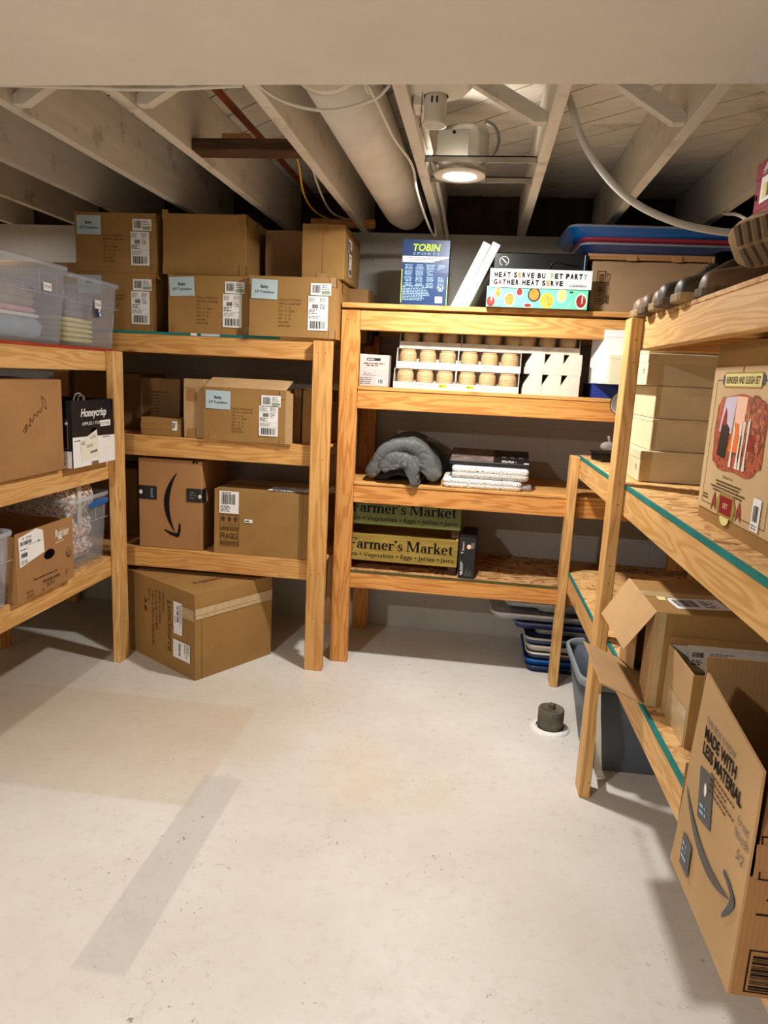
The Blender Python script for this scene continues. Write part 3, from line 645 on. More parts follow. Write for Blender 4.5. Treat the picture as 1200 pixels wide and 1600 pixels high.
def baby_deco(blue=True, tilt=0.0, dots=0):
    def f_(mb, f, w, d, h, T):
        fr = f['front']; x = .140; lines = ('STYLE ALL LITTLE SHOES INC', 'ITEM 203 V LL-60273-0002', 'QTY:    4     pc', 'CTN:  ***  / TEAM', 'GW:   13    kg', 'NW:   12    kg', 'PO#: 60702', 'MADE IN CHINA')
        for i, t in enumerate(lines): mb.text(fr, t, x, h * .60 - i * .0165 * h / .268, .0085, INKB, w=.105 * (1, .98, .55, .7, .55, .55, .45, .55)[i], off=.0035)
        for (a, b) in ((0, .0), (w - .026, 0), (w - .026, h - .04), (0, h - .04)):
            mb.rect(fr, a, b, a + .026, b + .04, TAPE, .0032)
        mb.rect(f['right'], 0, 0, .03, .04, TAPE, .0032); mb.rect(f['right'], 0, h - .04, .03, h, TAPE, .0032)
        lab_barcode(T, fr, w - .115, h - .078, .094, .052, True, 3); lab_ship(T, fr, w - .125, .034, .092, h * .565, 4)
        if blue:
            g = fr.rot(.010, h - .10, tilt)
            l = M().rect(g, 0, 0, .122, .086, BLUEP, .0045); l.text(g, 'Baby', .061, .048, .0135, INK, center=True, off=.005, bold=.02); l.text(g, '2/9 Transition', .061, .026, .0118, INK, center=True, off=.005, bold=.012); l.build('paper_label', T)
    return f_
BW, BD, BH = .405, .33, .268
zt = 1.604
G1 = 'matching kraft cartons on the top shelf of the middle-left unit'
carton('kraft carton with pale blue Baby 2/9 Transition label, top left of the stack', (-1.757, 3.30, zt + BH + .002), BW, BD, BH, seed=11, group=G1, deco=baby_deco(tilt=0))
carton('kraft carton with barcode labels, blue label half hidden behind clear bin, lower left', (-1.760, 3.30, zt), BW, BD, BH, seed=12, group=G1, deco=baby_deco(tilt=0))
def plain_deco(mb, f, w, d, h, T):
    fr = f['front']
    for (a, b) in ((0, .0), (w - .03, 0), (w - .03, h - .045), (0, h - .03)): mb.rect(fr, a, b, a + .03, b + .045, TAPE, .0032)
    for b in (0, h - .045): mb.rect(f['right'], 0, b, .03, b + .045, TAPE, .0032)
carton('kraft carton with a blank unlabelled front on the top row, second from left', (-1.320, 3.30, zt + BH + .002), BW, BD, BH + .003, seed=13, group=G1, deco=plain_deco)
carton('kraft carton with tilted pale blue label, second in the lower top-shelf row', (-1.283, 3.26, zt), .392, BD, BH - .003, seed=14, group=G1, deco=baby_deco(tilt=.05))
carton('kraft carton with blue label nearest the back unit, right end of lower row', (-.872, 3.222, zt), .402, BD, BH - .002, seed=15, group=G1, deco=baby_deco(tilt=-.03))
def narrow_deco(mb, f, w, d, h, T):
    fr = f['front']; mb.rect(fr, w * .36, h - .045, w * .62, h, TAPE, .003); mb.rect(fr, w * .36, 0, w * .62, .025, TAPE, .003); mb.rect(fr, w * .485, .02, w * .495, h, CB_D, .0026)
    lab_barcode(T, f['right'], .07, h * .55, .09, .06, True, 5); lab_ship(T, f['right'], .09, .03, .07, h * .5, 6)
carton('kraft carton end-on with a tape tab, right end of the top row', (-.752, 3.30, zt + BH + .001), .198, .40, .240, seed=16, group=G1, deco=narrow_deco, tape=False)
def crease_deco(mb, f, w, d, h, T): mb.rect(f['front'], 0, h - .012, w, h - .010, CB_D, .0026)
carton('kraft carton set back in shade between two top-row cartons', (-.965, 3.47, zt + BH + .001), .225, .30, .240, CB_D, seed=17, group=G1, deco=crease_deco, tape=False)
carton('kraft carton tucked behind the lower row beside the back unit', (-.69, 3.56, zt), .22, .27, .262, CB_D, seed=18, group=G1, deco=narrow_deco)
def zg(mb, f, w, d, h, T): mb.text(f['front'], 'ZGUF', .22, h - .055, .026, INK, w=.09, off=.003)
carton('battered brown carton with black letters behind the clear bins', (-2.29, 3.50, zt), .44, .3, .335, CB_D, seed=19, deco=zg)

# middle row of the middle-left unit
zm = 1.1105
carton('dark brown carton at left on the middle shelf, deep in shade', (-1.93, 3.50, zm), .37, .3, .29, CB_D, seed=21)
def small_print(mb, f, w, d, h, T):
    for i in range(7): mb.micro(f['front'], .06, .2 - i * .017, .06 + (.10, .09, .05, .07, .05, .06, .05)[i], .209 - i * .017, 1, INKB, .003, i, fill=1)
    mb.rect(f['front'], w * .35, h - .07, w * .55, h, TAPE, .003)
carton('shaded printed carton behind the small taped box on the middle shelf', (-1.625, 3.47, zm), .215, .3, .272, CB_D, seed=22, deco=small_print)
def taped(mb, f, w, d, h, T): mb.rect(f['front'], 0, h * .38, w, h * .68, TAPE, .003); lab_barcode(T, f['front'], w - .045, h * .35, .026, h * .5, seed=9)
carton('small low box with brown tape band and tiny barcode', (-1.526, 3.265, zm), .208, .14, .087, CB, seed=23, deco=taped, tape=False)
def tall_deco(mb, f, w, d, h, T):
    mb.rect(f['front'], w * .2, h * .64, w * .62, h * .82, TAPE, .003); mb.rect(f['front'], w * .2, 0, w * .62, h * .16, TAPE, .003); mb.rect(f['front'], 0, h * .845, w, h * .85, CB_D, .003)
carton('narrow upright carton with two tape squares left of labelled carton', (-1.352, 3.25, zm), .103, .3, .283, CB_L, seed=24, deco=tall_deco, tape=False)
T = carton('open-flapped kraft carton with Baby label in the middle shelf centre', (-1.093, 3.225, zm), .398, .28, .250, CB, seed=25, deco=baby_deco(tilt=-.02), tape=False)
M().slab([(-.199, 0, .251), (.199, 0, .251), (.215, .075, .295), (-.183, .075, .295)], (0, .002, -.004), CB_L).build('flap', T)
M().slab([(.20, .0, .0), (.235, .0, .0), (.235, .0, .235), (.20, .0, .25)], (0, .004, 0), CB_L).build('flap', T)
carton('kraft carton behind the open-flapped one on the middle shelf', (-.868, 3.33, zm), .046, .3, .257, CB_D, seed=26, deco=small_print)
carton('kraft carton behind the post at the right end of the middle shelf', (-.771, 3.31, zm), .125, .3, .255, CB, seed=27, deco=small_print)

# lower row of the middle-left unit
zl = .5490
def smile(mb, fr, cx, cy, s, ang, mat, off=.003):
    g = fr.rot(cx, cy, ang); n = 22; pts_o = []; pts_i = []
    for i in range(n + 1):
        t = -1 + 2 * i / n; x = t * s; y0 = -.30 * s * (1 - t * t); th = .110 * s * (1 - abs(t) ** 2.2) + .012 * s * (1 - t) * .5
        th *= (1.0 if t < .7 else 1.0)
        pts_o.append((x, y0 - th)); pts_i.append((x, y0 + th * .55))
    for i in range(n): mb.poly(g, [pts_o[i], pts_o[i + 1], pts_i[i + 1], pts_i[i]], mat, off)
    # arrow tip
    A = [(.66, .16), (.88, .17), (1.10, .12), (1.13, .04), (1.06, -.18), (.93, -.40), (.90, -.36), (.97, -.14), (1.0, .02), (.97, .055), (.84, .09), (.66, .10)]
    A = [(x * s, y * s) for x, y in A]
    for i in range(5): mb.poly(g, [A[i], A[11 - i], A[10 - i], A[i + 1]], mat, off)
def prime_box(mb, f, w, d, h, T):
    fr = f['front']
    smile(mb, fr, w * .60, h * .52, h * .34, -pi / 2 - .03, INK)
    tp = M(); z = .245; tq = M()
    tp.rect(fr, 0, z, .095, z + .068, TAPE_B, .0035); tp.text(fr.rot(.074, z + .012, pi / 2), 'prime', 0, 0, .016, PALEINK, w=.044, off=.004)
    tq.rect(fr, w - .078, z, w, z + .068, TAPE_B, .0035); tq.rect(f['right'], 0, z, .05, z + .068, TAPE_B, .0035)
    tp.disc(fr, .012, z + .035, .009, .011, CREAMP, .004); tq.disc(fr, w - .008, z + .03, .008, .01, CREAMP, .004); tq.micro(fr, w - .06, z + .015, w - .02, z + .055, 3, INKG, .004)
    tp.build('printed_tape', T); tq.build('printed_tape', T)
    mb.rect(fr, w - .045, h - .013, w - .036, h, INK, .003); mb.rect(fr, w - .028, h - .013, w - .020, h, INK, .003); mb.rect(fr, w - .045, h - .005, w - .028, h, INK, .003)
carton('tall brown carton with black smile arrow and black printed tape', (-1.478, 3.255, zl), .326, .34, .449, CB_R, seed=31, deco=prime_box, tape=False)
def fragile(mb, f, w, d, h, T):
    fr = f['front']
    l = M().rect(fr, .026, .205, .125, .315, WHITE, .004); l.bars(fr, .038, .25, .108, .300, INK, .0045, seed=4); l.micro(fr, .034, .212, .10, .245, 4, INK, .0045, 3); l.micro(fr, .04, .302, .11, .311, 1, INK, .0045, 3); l.build('barcode_label', T)
    o = .003; mb.ring(fr, .030, .04, .126, .198, .0022, INKB, o)
    for i in range(3):
        x = .046 + i * .031; mb.poly(fr, [(x - .013, .176), (x + .013, .176), (x, .193)], INKB, o); mb.rect(fr, x - .008, .165, x + .008, .176, INKB, o)
    mb.text(fr, 'THIS END UP', .078, .147, .011, INKB, w=.066, center=False, off=o) if False else mb.text(fr, 'THIS END UP', .044, .147, .011, INKB, w=.068, off=o)
    for z in (.118, .046):
        for i in range(16): mb.poly(fr, [(.033 + i * .0057, z), (.0358 + i * .0057, z), (.0388 + i * .0057, z + .022), (.036 + i * .0057, z + .022)], INKB, o)
    mb.text(fr, 'FRAGILE', .035, .078, .030, INKB, w=.086, off=o, bold=.02)
    s_ = M().rect(fr, .155, .165, .195, .182, WHITE, .0045); s_.micro(fr, .16, .168, .19, .179, 1, INK, .005, 8); s_.build('sticker', T)
    mb.rect(fr, w - .045, 0, w - .043, h, CB_D, .0026); mb.rect(fr, w - .03, 0, w - .028, h, CB_D, .0026)
    lab_ship(T, f['top'], w * .55, .02, .2, .12, 5)
carton('scuffed tan carton printed FRAGILE with arrows, beside the smile-arrow box', (-1.010, 3.245, zl), .472, .34, .325, CB, seed=32, deco=fragile)
carton('brown carton deep in shadow left of the smile-arrow box', (-1.92, 3.45, zl), .34, .3, .36, CB_D, seed=33)

# large box on the floor
W1, D1, H1 = .467, .62, .424
angL = math.atan2(.396, .247)
T = thing('cardboard_box', 'large taped brown carton standing on the floor turned to a corner', 'box', (-1.226, 2.952, 0), angL)
mb, f = carton_body(W1, D1, H1, CB, 41); 
for k in range(len(mb.v)): mb.v[k] = (mb.v[k][0] + W1 / 2, mb.v[k][1], mb.v[k][2])
for k in f: f[k].o += Vector((W1 / 2, 0, 0))
# local -Y looks right/front here, local -X is the lettered face
fl, fr_ = f['left'], f['front']
L = D1
o = .0035
t = Fr(fl.p(L - .215, .345), (0, 0, -1), (0, -1, 0))   # text runs downward
mb.text(t, 'LumiSource', 0, 0, .040, INKB, w=.255, off=o, shear=.25)
for i, (s_, wd_) in enumerate((('CHICAGO', .1), ('MADE IN CHINA', .165), ('P.O.# IB-WI-8M', .2), ('ITEM # ZRX-LURBCS-BK', .29), ('WGT #', .06))):
    mb.text(t, s_, -.03 + .002 * i, -.045 - i * .030, .0185, INKB, w=wd_, off=o)
mb.text(t, 'A #', .03, -.20, .025, INKB, off=o, w=.07, bold=.03)
lb = M().rect(fl, L - .165, .195, L - .095, .355, WHITE, .004); g = Fr(fl.p(L - .165, .355), (0, 0, -1), (0, -1, 0))
lb.bars(g, .02, .026, .10, .042, INK, .0045, seed=5); lb.micro(g, .01, .045, .15, .066, 4, INKG, .0045, 3); lb.micro(g, .07, .01, .13, .018, 1, INK, .0045, 3); lb.build('shipping_label', T)
lb = M().rect(fl, L - .170, .075, L - .035, .165, WHITE, .004); g = Fr(fl.p(L - .170, .165), (0, 0, -1), (0, -1, 0))
lb.bars(g, .012, .045, .078, .06, INK, .0045, seed=6); lb.micro(g, .005, .09, .085, .098, 1, INK, .0045, 3); lb.micro(g, .005, .102, .085, .13, 4, INKG, .0045, 3); lb.micro(g, .04, .02, .07, .026, 1, INK, .0045, 4); lb.build('shipping_label', T)
mb.rect(fr_, .035, 0, .038, .30, CB_D, .0026); mb.rect(f['top'], .1, .14, .24, .17, CB_D, .002); mb.text(f['top'], 'THIS SIDE UP', .13, .12, .022, RED, w=.13, off=.003)
mb.build('carton', T, .004)
tp = M().rect(fr_, 0, .300, W1, .352, TAPE_C, .0033).rect(fl, L - .1, .290, L, .345, TAPE_C, .0033)
tp.rect(fr_, 0, .318, W1, .3195, CB_D, .0037); tp.build('packing_tape', T)

# ------------------------------------------------------------------ back unit goods
zt = 1.7785
def tobin(mb, f, w, d, h, T):
    fr = f['front']; o = .0012
    mb.rect(fr, .002, h - .098, w - .001, h - .072, WHITE, o)
    mb.text(fr, 'TOBIN', .048, h - .048, .030, LIME, w=.125, off=.0018, bold=.025, shear=.18)
    mb.text(fr, 'S P O R T S', .048, h - .066, .011, PALEINK, w=.122, off=.0018, shear=.2)
    mb.micro(fr, .03, h - .095, .19, h - .076, 3, INKG, .0018, 2, fill=1, center=True)
    for r_ in range(4):
        for c_ in range(4): mb.micro(fr, .012 + c_ * .05, h - .13 - r_ * .027, .052 + c_ * .05, h - .106 - r_ * .027, 4, PALEINK, .0018, r_ * 5 + c_, fill=1, center=True)
    mb.micro(fr, .008, .02, .15, .09, 10, PALEINK, .0018, 8, fill=1)
    mb.disc(fr, .182, .075, .012, .012, WHITE, .0018); mb.disc(fr, .182, .075, .009, .009, NAVY, .0024); mb.text(fr, 'R', .178, .07, .01, WHITE, off=.003)
    mb.rect(fr, .160, .012, .193, .040, WHITE, .0018); mb.bars(fr, .167, .018, .186, .034, INK, .0024, seed=3)
    mb.rect(fr, 0, .01, .0035, h * .55, LIME, .002); mb.rect(fr, w - .003, 0, w, h * .5, LIME, .002)
T = carton('navy blue sports box with lime green lettering standing on the top shelf', (-.287, 3.355, zt), .214, .12, .287, NAVY, rotz=.0, seed=0, deco=tobin, tape=False, name='sports_box', seam='')
def slim(loc, ang, label):
    T = thing('slim_box', label, 'box', loc, rot=(0, ang, 0), group='white slim boxes leaning on the top shelf')
    mb = M().box(0, 0, 0, .038, .20, .315, PAPER_W); fr = Fr((0, 0, 0), (1, 0, 0), (0, 0, 1)); g = Fr(fr.p(.013, .18), (0, 0, -1), (1, 0, 0))
    mb.text(g, 'HYALURO', 0, 0, .010, INKG, w=.05, off=.001); mb.rect(fr, 0, .0005, .0012, .3, INKG, .0006)
    mb.build('carton', T, .0015); M().box(.0005, .0005, .3145, .0375, .1995, .3165, PAPER_W).build('lid_flap', T, .0008)
A_ = radians(24.5)
slim((-.162, 3.36, zt + .001), A_, 'white slim box leaning right on the top shelf, left of the pair')
slim((-.119, 3.36, zt + .001), A_, 'white slim box leaning right on the top shelf, right of the pair')
# buffet server carton
T = thing('appliance_box', 'open mint green box with food pictures and white flap overhanging the top shelf', 'box', (.0, 3.30, zt))
mb = M().box(0, 0, 0, .443, .004, .088, MINT).box(0, .396, 0, .443, .40, .088, MINT).box(0, .004, 0, .004, .396, .088, MINT).box(.439, .004, 0, .443, .396, .088, MINT).box(.004, .004, 0, .439, .396, .004, CB)
fr = Fr((0, 0, 0), (1, 0, 0), (0, 0, 1))
for a, b, ra, rb, pm, fm in ((.01, .02, .018, .022, RED, FOODR), (.045, .067, .016, .026, WHITE, FOODO), (.098, .034, .025, .032, CREAMP, FOODO), (.140, .072, .016, .02, WHITE, FOODR), (.205, .062, .028, .03, BLACKB, FOODO), (.18, .008, .02, .01, WHITE, FOODR), (.262, .028, .031, .033, YEL, FOODM), (.325, .058, .022, .030, CREAMP, FOODY), (.410, .032, .026, .034, CREAMP, FOODR)):
    b = max(b, rb + .001) if rb < .04 else b; b = min(b, .087 - rb)
    mb.disc(fr, a + .004 if a > ra else ra + .002, b, ra, rb, pm, .0008); mb.disc(fr, a + .004 if a > ra else ra + .002, b, ra * .8, rb * .8, fm, .0014)
mb.text(Fr(fr.p(.026, .025), (0, 0, 1), (-1, 0, 0)), 'CHEFMAN', 0, 0, .007, WHITE, w=.04, off=.0018, bold=.02)
mb.text(Fr(fr.p(.422, .025), (0, 0, 1), (-1, 0, 0)), 'CHEFMAN', 0, 0, .007, WHITE, w=.04, off=.0018, bold=.02)
mb.poly(fr, [(.352, .004), (.355, .003), (.375, .03), (.373, .031)], CREAMP, .001); mb.rect(fr, .362, .068, .378, .076, INKB, .001)
mb.build('carton', T, .001)
mb = M().slab([(.010, -.006, .084), (.452, -.006, .084), (.452, -.003, .164), (.010, -.003, .164)], (0, .004, 0), PAPER_W)
fr = Fr((.010, -.006, .084), (1, 0, 0), (0, .0375, 1))
def multi(s_, a, b, h_, cols, W_):
    widths = {'I': .35, ' ': .42, 'M': 1.05, 'W': 1.1}
    tot = sum(widths.get(c, .8) for c in s_); u = W_ / tot; x = a
    for i, c in enumerate(s_):
        wc = widths.get(c, .8) * u
        if c != ' ': mb.text(fr, c, x, b, h_, cols.get(i, INK), w=wc * .80, off=.0016, bold=.055)
        x += wc
PEACH = plain('print_peach', (244, 196, 170), .5); SKY = plain('print_sky', (130, 180, 220), .5)
multi('HEAT SERVE BUFFET PARTY', .018, .044, .021, {6: ORG, 13: PEACH, 14: GREENP, 22: SKY}, .405)
multi('GATHER HEAT SERVE', .018, .013, .021, {1: RED, 13: ORG}, .305)
mb.text(fr, 'CHEFMAN', .345, .009, .0105, INK, w=.073, off=.0016)
mb.disc(fr, .066, .068, .004, .004, ORG, .0016, 8); mb.disc(fr, .185, .038, .004, .004, ORG, .0016, 8)
mb.build('lid_flap', T, .0008)
T = thing('buffet_server', 'black electric buffet server with a dial sitting in the mint box', 'appliance', (.02, 3.36, zt + .0045))
mb = M().box(0, 0, 0, .415, .3, .165, BLACKP).box(.0, .0, .165, .415, .3, .24, BLACKP)
mb.build('body', T, .006, seg=2)
fr = Fr((0, -.0002, .165), (1, 0, 0), (0, 0, 1)); mb = M()
mb.disc(fr, .048, .036, .021, .021, WHITE, .0006, 26); mb.disc(fr, .048, .036, .0185, .0185, BLACKP, .001, 26); mb.rect(fr, .034, .0, .062, .018, BLACKP, .0012); mb.build('dial_scale', T)
M().poly(fr, [(.037, .046), (.040, .049), (.060, .028), (.057, .025)], WHITE, .002).build('dial', T); M().box(.40, -.001, .17, .404, 0, .235, SKY).build('edge_light_strip', T)
M().tube([(.25, -.004, .17), (.26, -.006, .195), (.28, -.006, .205), (.32, -.006, .195), (.38, -.004, .185)], .003, BLACKP, 8).build('power_cord', T)
def threeM(mb, f, w, d, h, T):
    fr = f['front']; mb.ring(fr, .024, .035, .062, .178, .0028, INKB, .003); mb.bars(fr, .032, .045, .055, .168, INKB, .0032, horiz=True, seed=5)
    g = Fr(fr.p(.074, .17), (0, 0, -1), (1, 0, 0)); mb.text(g, '3M Privacy', 0, 0, .009, INKB, w=.055, off=.0032); mb.micro(g, 0, -.007, .05, -.002, 1, INKB, .003, 2); mb.micro(Fr(fr.p(.074, .075), (0, 0, -1), (1, 0, 0)), 0, -.004, .045, .012, 2, INKB, .003, 2)
T = carton('wide brown carton with vertical printed barcode at the right end of the top shelf', (.775, 3.385, zt), .63, .36, .222, CB_G, seed=51, deco=threeM)
mb = M().box(-.345, 0, .0, .31, .40, .014, TAN_PL).box(-.35, -.005, .010, .315, -.0, .024, TAN_PL).box(-.35, .4, .010, .315, .405, .024, TAN_PL).box(-.35, 0, .010, -.345, .4, .024, TAN_PL)
T2 = thing('tote_lid', 'tan plastic tote lid with hanging latch tabs lying on the wide carton', 'lid', (.785, 3.375, zt + .2272)); mb.build('lid_panel', T2, .003)
for x in (-.16, .03, .2): M().box(x - .022, -.009, -.006, x + .022, -.0052, .022, TAN_PL).build('latch_tab', T2, .002)

def rr(w, d, r, n=5): # rounded rectangle loop centred
    pts = []
    for cx, cy, a0 in ((w / 2 - r, d / 2 - r, 0), (-w / 2 + r, d / 2 - r, 90), (-w / 2 + r, -d / 2 + r, 180), (w / 2 - r, -d / 2 + r, 270)):
        for k in range(n + 1): a = radians(a0 + 90 * k / n); pts.append((cx + r * cos(a), cy + r * sin(a)))
    return pts
def loft(mb, rings, mat, cap0=True, cap1=True, smooth=True): # rings: list of (loop, z)
    n = len(rings[0][0]); vs = []; fs = []
    for lp, z in rings: vs += [(x, y, z) for x, y in lp]
    for i in range(len(rings) - 1):
        for k in range(n): fs.append((i * n + k, i * n + (k + 1) % n, (i + 1) * n + (k + 1) % n, (i + 1) * n + k))
    if cap0: fs.append(tuple(range(n - 1, -1, -1)))
    if cap1: fs.append(tuple(range((len(rings) - 1) * n, len(rings) * n)))
    mb.add(vs, fs, mat, smooth); return mb
def lid(label, loc, w, d, h, mat, rim=None, rotz=0, group='plastic storage lids', flip=False):
    T = thing('storage_lid', label, 'lid', loc, rotz, group); r = .05
    # shallow tray: outer skirt, rolled rim, inner floor
    mb = loft(M(), [(rr(w * .93, d * .91, r * .8), 0), (rr(w * .965, d * .955, r * .9), h * .55), (rr(w * .99, d * .99, r), h * .7), (rr(w, d, r), h * .78), (rr(w, d, r), h), (rr(w * .975, d * .965, r * .95), h), (rr(w * .955, d * .94, r * .9), h * .62), (rr(w * .9, d * .88, r * .8), .004)], mat, True, True)
    mb.build('lid_panel', T)
    mb = loft(M(), [(rr(w + .002, d + .002, r), h * .80), (rr(w + .003, d + .003, r), h * .98), (rr(w - .002, d - .002, r), h * 1.03), (rr(w * .97, d * .96, r * .95), h * 1.02)], rim or mat, False, False); mb.build('rim', T.children[0])
    return T
# lids on the tote lid (top shelf)
ztl = zt + .2272 + .0248
GL = 'plastic lids stacked on the top shelf at right'
lid('clear and purple-blue storage lid, lowest on the tan tote lid', (.745, 3.56, ztl), .70, .42, .04, NAVY_PL, CLEAR_L, .02, GL)
lid('red storage lid sandwiched between the two blue lids', (.735, 3.56, ztl + .033), .68, .42, .03, RED_PL, RED_PL, .015, GL)
lid('bright blue storage lid with clear edge, topmost of the pile', (.70, 3.55, ztl + .064), .74, .44, .045, BLUE_PL, CLEAR_L, .04, GL)

# level 2: seed-starter sized display trays with cups
z2 = 1.3975
def kitbox(mb, f, w, d, h, T):
    fr = f['front']; mb.rect(fr, .035, h - .028, .10, h - .016, BLACKB, .0012); mb.micro(fr, .038, h - .026, .09, h - .018, 1, WHITE, .002, 3)
    mb.micro(fr, .02, h - .055, .12, h - .036, 2, INKB, .0012, 2, fill=1, center=True); mb.micro(fr, .012, .05, .13, h - .06, 6, INKG, .0012, 4, fill=1, center=True); mb.micro(fr, .005, .01, .075, .045, 4, INKG, .0012, 5)
    mb.rect(fr, .085, .01, .125, .042, WHITE, .0012); mb.bars(fr, .092, .016, .118, .036, INK, .002, seed=3)
GREYB = plain('carton_pale_grey', (196, 182, 176), .5, .3, var=.03)
carton('small grey printed box with barcode left of the cup trays', (-.503, 3.357, z2), .140, .10, .149, GREYB, rotz=.03, seed=0, deco=kitbox, tape=False, name='product_box', seam='')
TW, TD, TH = .292, .085, .0935
def make_tray(label, loc, rotz, group):
    T = thing('display_tray', label, 'tray', loc, rotz, group)
    mb = M().box(0, 0, 0, TW, TD, .0015, TRAYW).box(0, TD - .0015, .0015, TW, TD, TH, TRAYW).box(0, 0, TH - .0015, TW, TD, TH, TRAYW) if False else M().box(0, 0, 0, TW, TD, .0015, TRAYW).box(0, TD - .0015, .0015, TW, TD, TH, TRAYW)
    for x in (0, TW - .002):
        mb.slab([(x, 0, .0016), (x, TD - .002, .0016), (x, TD - .002, TH), (x, .028, TH), (x, 0, .045)], (.002, 0, 0), TRAYW)
    mb.box(0.002, .028, TH - .0015, TW - .002, TD - .002, TH - .0002, TRAYW)
    mb.build('tray_body', T)
    mb = M().box(-.0005, -.0016, 0, TW + .0005, -.0002, .031, TRAYW); fr = Fr((0, -.0016, 0), (1, 0, 0), (0, 0, 1)); mb.micro(fr, .12, .020, .165, .024, 1, INKG, .0004, 1, fill=1); mb.micro(fr, .115, .010, .15, .013, 1, INKG, .0004, 2, fill=1)
    mb.build('front_lip', T)
    g = M(); fl = Fr((0, TD, 0), (0, -1, 0), (0, 0, 1)); 
    g.disc(fl, .047, .028, .0055, .0055, INKG, .0006, 10); g.disc(fl, .047, .028, .004, .004, TRAYW, .0009, 10); g.rect(fl, .041, .019, .053, .0202, INKG, .0006); g.build('printed_mark', T)
    return T
tray0 = make_tray('white open tray of three cane-pattern cups, lower row left', (-.408, 3.36, z2), 0, 'display trays of cups on the second shelf')
cup0 = thing('candle_cup', '', 'cup', (0, 0, 0), 0, 'cane-pattern cups in the display trays')
M().lathe([(0, 0), (.033, 0), (.0375, .006), (.0395, .014), (.040, .024), (.040, .034), (.040, .044), (.040, .054), (.0395, .064), (.0375, .073), (.034, .0785)], 0, 0, RATTAN, 32, uvk=(34, 1.5)).build('cup_body', cup0)
M().lathe([(.0335, .078), (.034, .079), (.034, .085), (.0325, .087), (.031, .084), (.030, .03), (0, .028)], 0, 0, CUPT, 28).build('rim', cup0)
used = [False]
def cup(x, y, z, label):
    if not used[0]: cup0.location = (x, y, z); cup0['label'] = label; used[0] = True
    else: dup(cup0, (x, y, z), random.Random(int(x * 1e4)).uniform(0, 3), label)
spots = [(-.408, 3.36, 0, 'lower row left'), (-.114, 3.36, 0, 'lower row right'), (-.402, 3.39, 1, 'middle row left'), (-.110, 3.39, 1, 'middle row right'),
         (-.393, 3.42, 2, 'top row left'), (-.098, 3.42, 2, 'top row centre'), (.163, 3.42, 2, 'top row right')]
for i, (x, y, k, nm) in enumerate(spots):
    z = z2 + k * (TH + .0008)
    if k == 2 and i == 6: x = .199 - .045
    if i: dup(tray0, (x, y, z), 0, 'white open tray of three cane-pattern cups, %s' % nm)
    for c in range(3): cup(x + .052 + c * .094, y + .0385, z + .0017, 'tan cane-pattern cup, %s in the %s tray' % (('left', 'middle', 'right')[c], nm))
for i, (x, k) in enumerate([(.178, 0), (.196, 0), (.282, 0), (.366, 0), (.186, 1), (.201, 1), (.286, 1), (.369, 1)]):
    if i in (0, 4): continue
    z = z2 + k * (TH + .0008); col_ = ('left', 'middle', 'right')[(i % 4) - 1]
    dup(tray0, (x, 3.36 + TW if k == 0 else 3.365 + TW, z), -pi / 2, 'white tray turned end-on, slanted side, %s of the %s row' % (col_, 'lower' if k == 0 else 'upper'), 'end-on white trays on the second shelf')
for i, (x, y) in enumerate(((.176, 3.362), (.178, 3.378))):
    # two slivers of end-on trays behind the full trays
    pass
for (x, z, t_) in ((-.408 + .215, z2, 'yellow price sticker on the lip of the lower left tray'), (-.114 + .05, z2, 'yellow price sticker on the lip of the lower right tray')):
    o_ = M().box(x, 3.3572, z + .012, x + .036, 3.3578, z + .026, YEL); o_.micro(Fr((x, 3.3572, z + .012), (1, 0, 0), (0, 0, 1)), .003, .003, .034, .011, 1, INKB, .0004, 3, fill=1)
    tag(o_.build('price_sticker'), t_, 'sticker')

# right end of level 2
T = thing('storage_bin', 'royal blue fabric-look bin on the second shelf under white boxes', 'bin', (.515, 3.40, z2))
mb = M().box(0, 0, 0, .36, .28, .06, ROYAL)
for i in range(5): mb.box(-.001, -.0012, .008 + i * .011, .361, 0, .010 + i * .011, ROYAL)
mb.build('bin_body', T, .004); M().box(-.003, -.003, .0585, .363, .283, .064, ROYAL).build('rim', T, .002)
T = thing('white_box', 'tall plain white gift box standing on the blue bin', 'box', (.540, 3.33, z2 + .0645), radians(-3))
mb = M().slab([(0, 0, 0), (.12, .0, 0), (.13, .15, 0), (-.045, .12, 0)], (0, 0, .235), PAPER_W); mb.build('box_body', T, .002)
M().slab([(-.001, -.002, .205), (.1215, -.0015, .205), (.1315, .1515, .205), (-.047, .121, .205)], (0, 0, .033), PAPER_W).build('lid', T, .002)
tag(M().box(.632, 3.315, z2 + .0645, .75, 3.325, z2 + .0645 + .18, IVORY).build('folded_carton', None, .001), 'flat ivory carton upright beside the tall white gift box', 'box')
T = thing('ivory_box', 'small ivory box in front of the tall white gift box', 'box', (.562, 3.27, 1.4615))
mb = M().box(0, 0, 0, .12, .045, .125, IVORY); mb.micro(Fr(Fr((0, 0, 0), (1, 0, 0), (0, 0, 1)).p(.085, .05), (0, 0, 1), (-1, 0, 0)), 0, 0, .03, .006, 1, CUPT, .001); mb.build('box_body', T, .002)
M().box(-.0012, -.0012, .11, .1212, .0462, .127, IVORY).build('lid', T, .001)

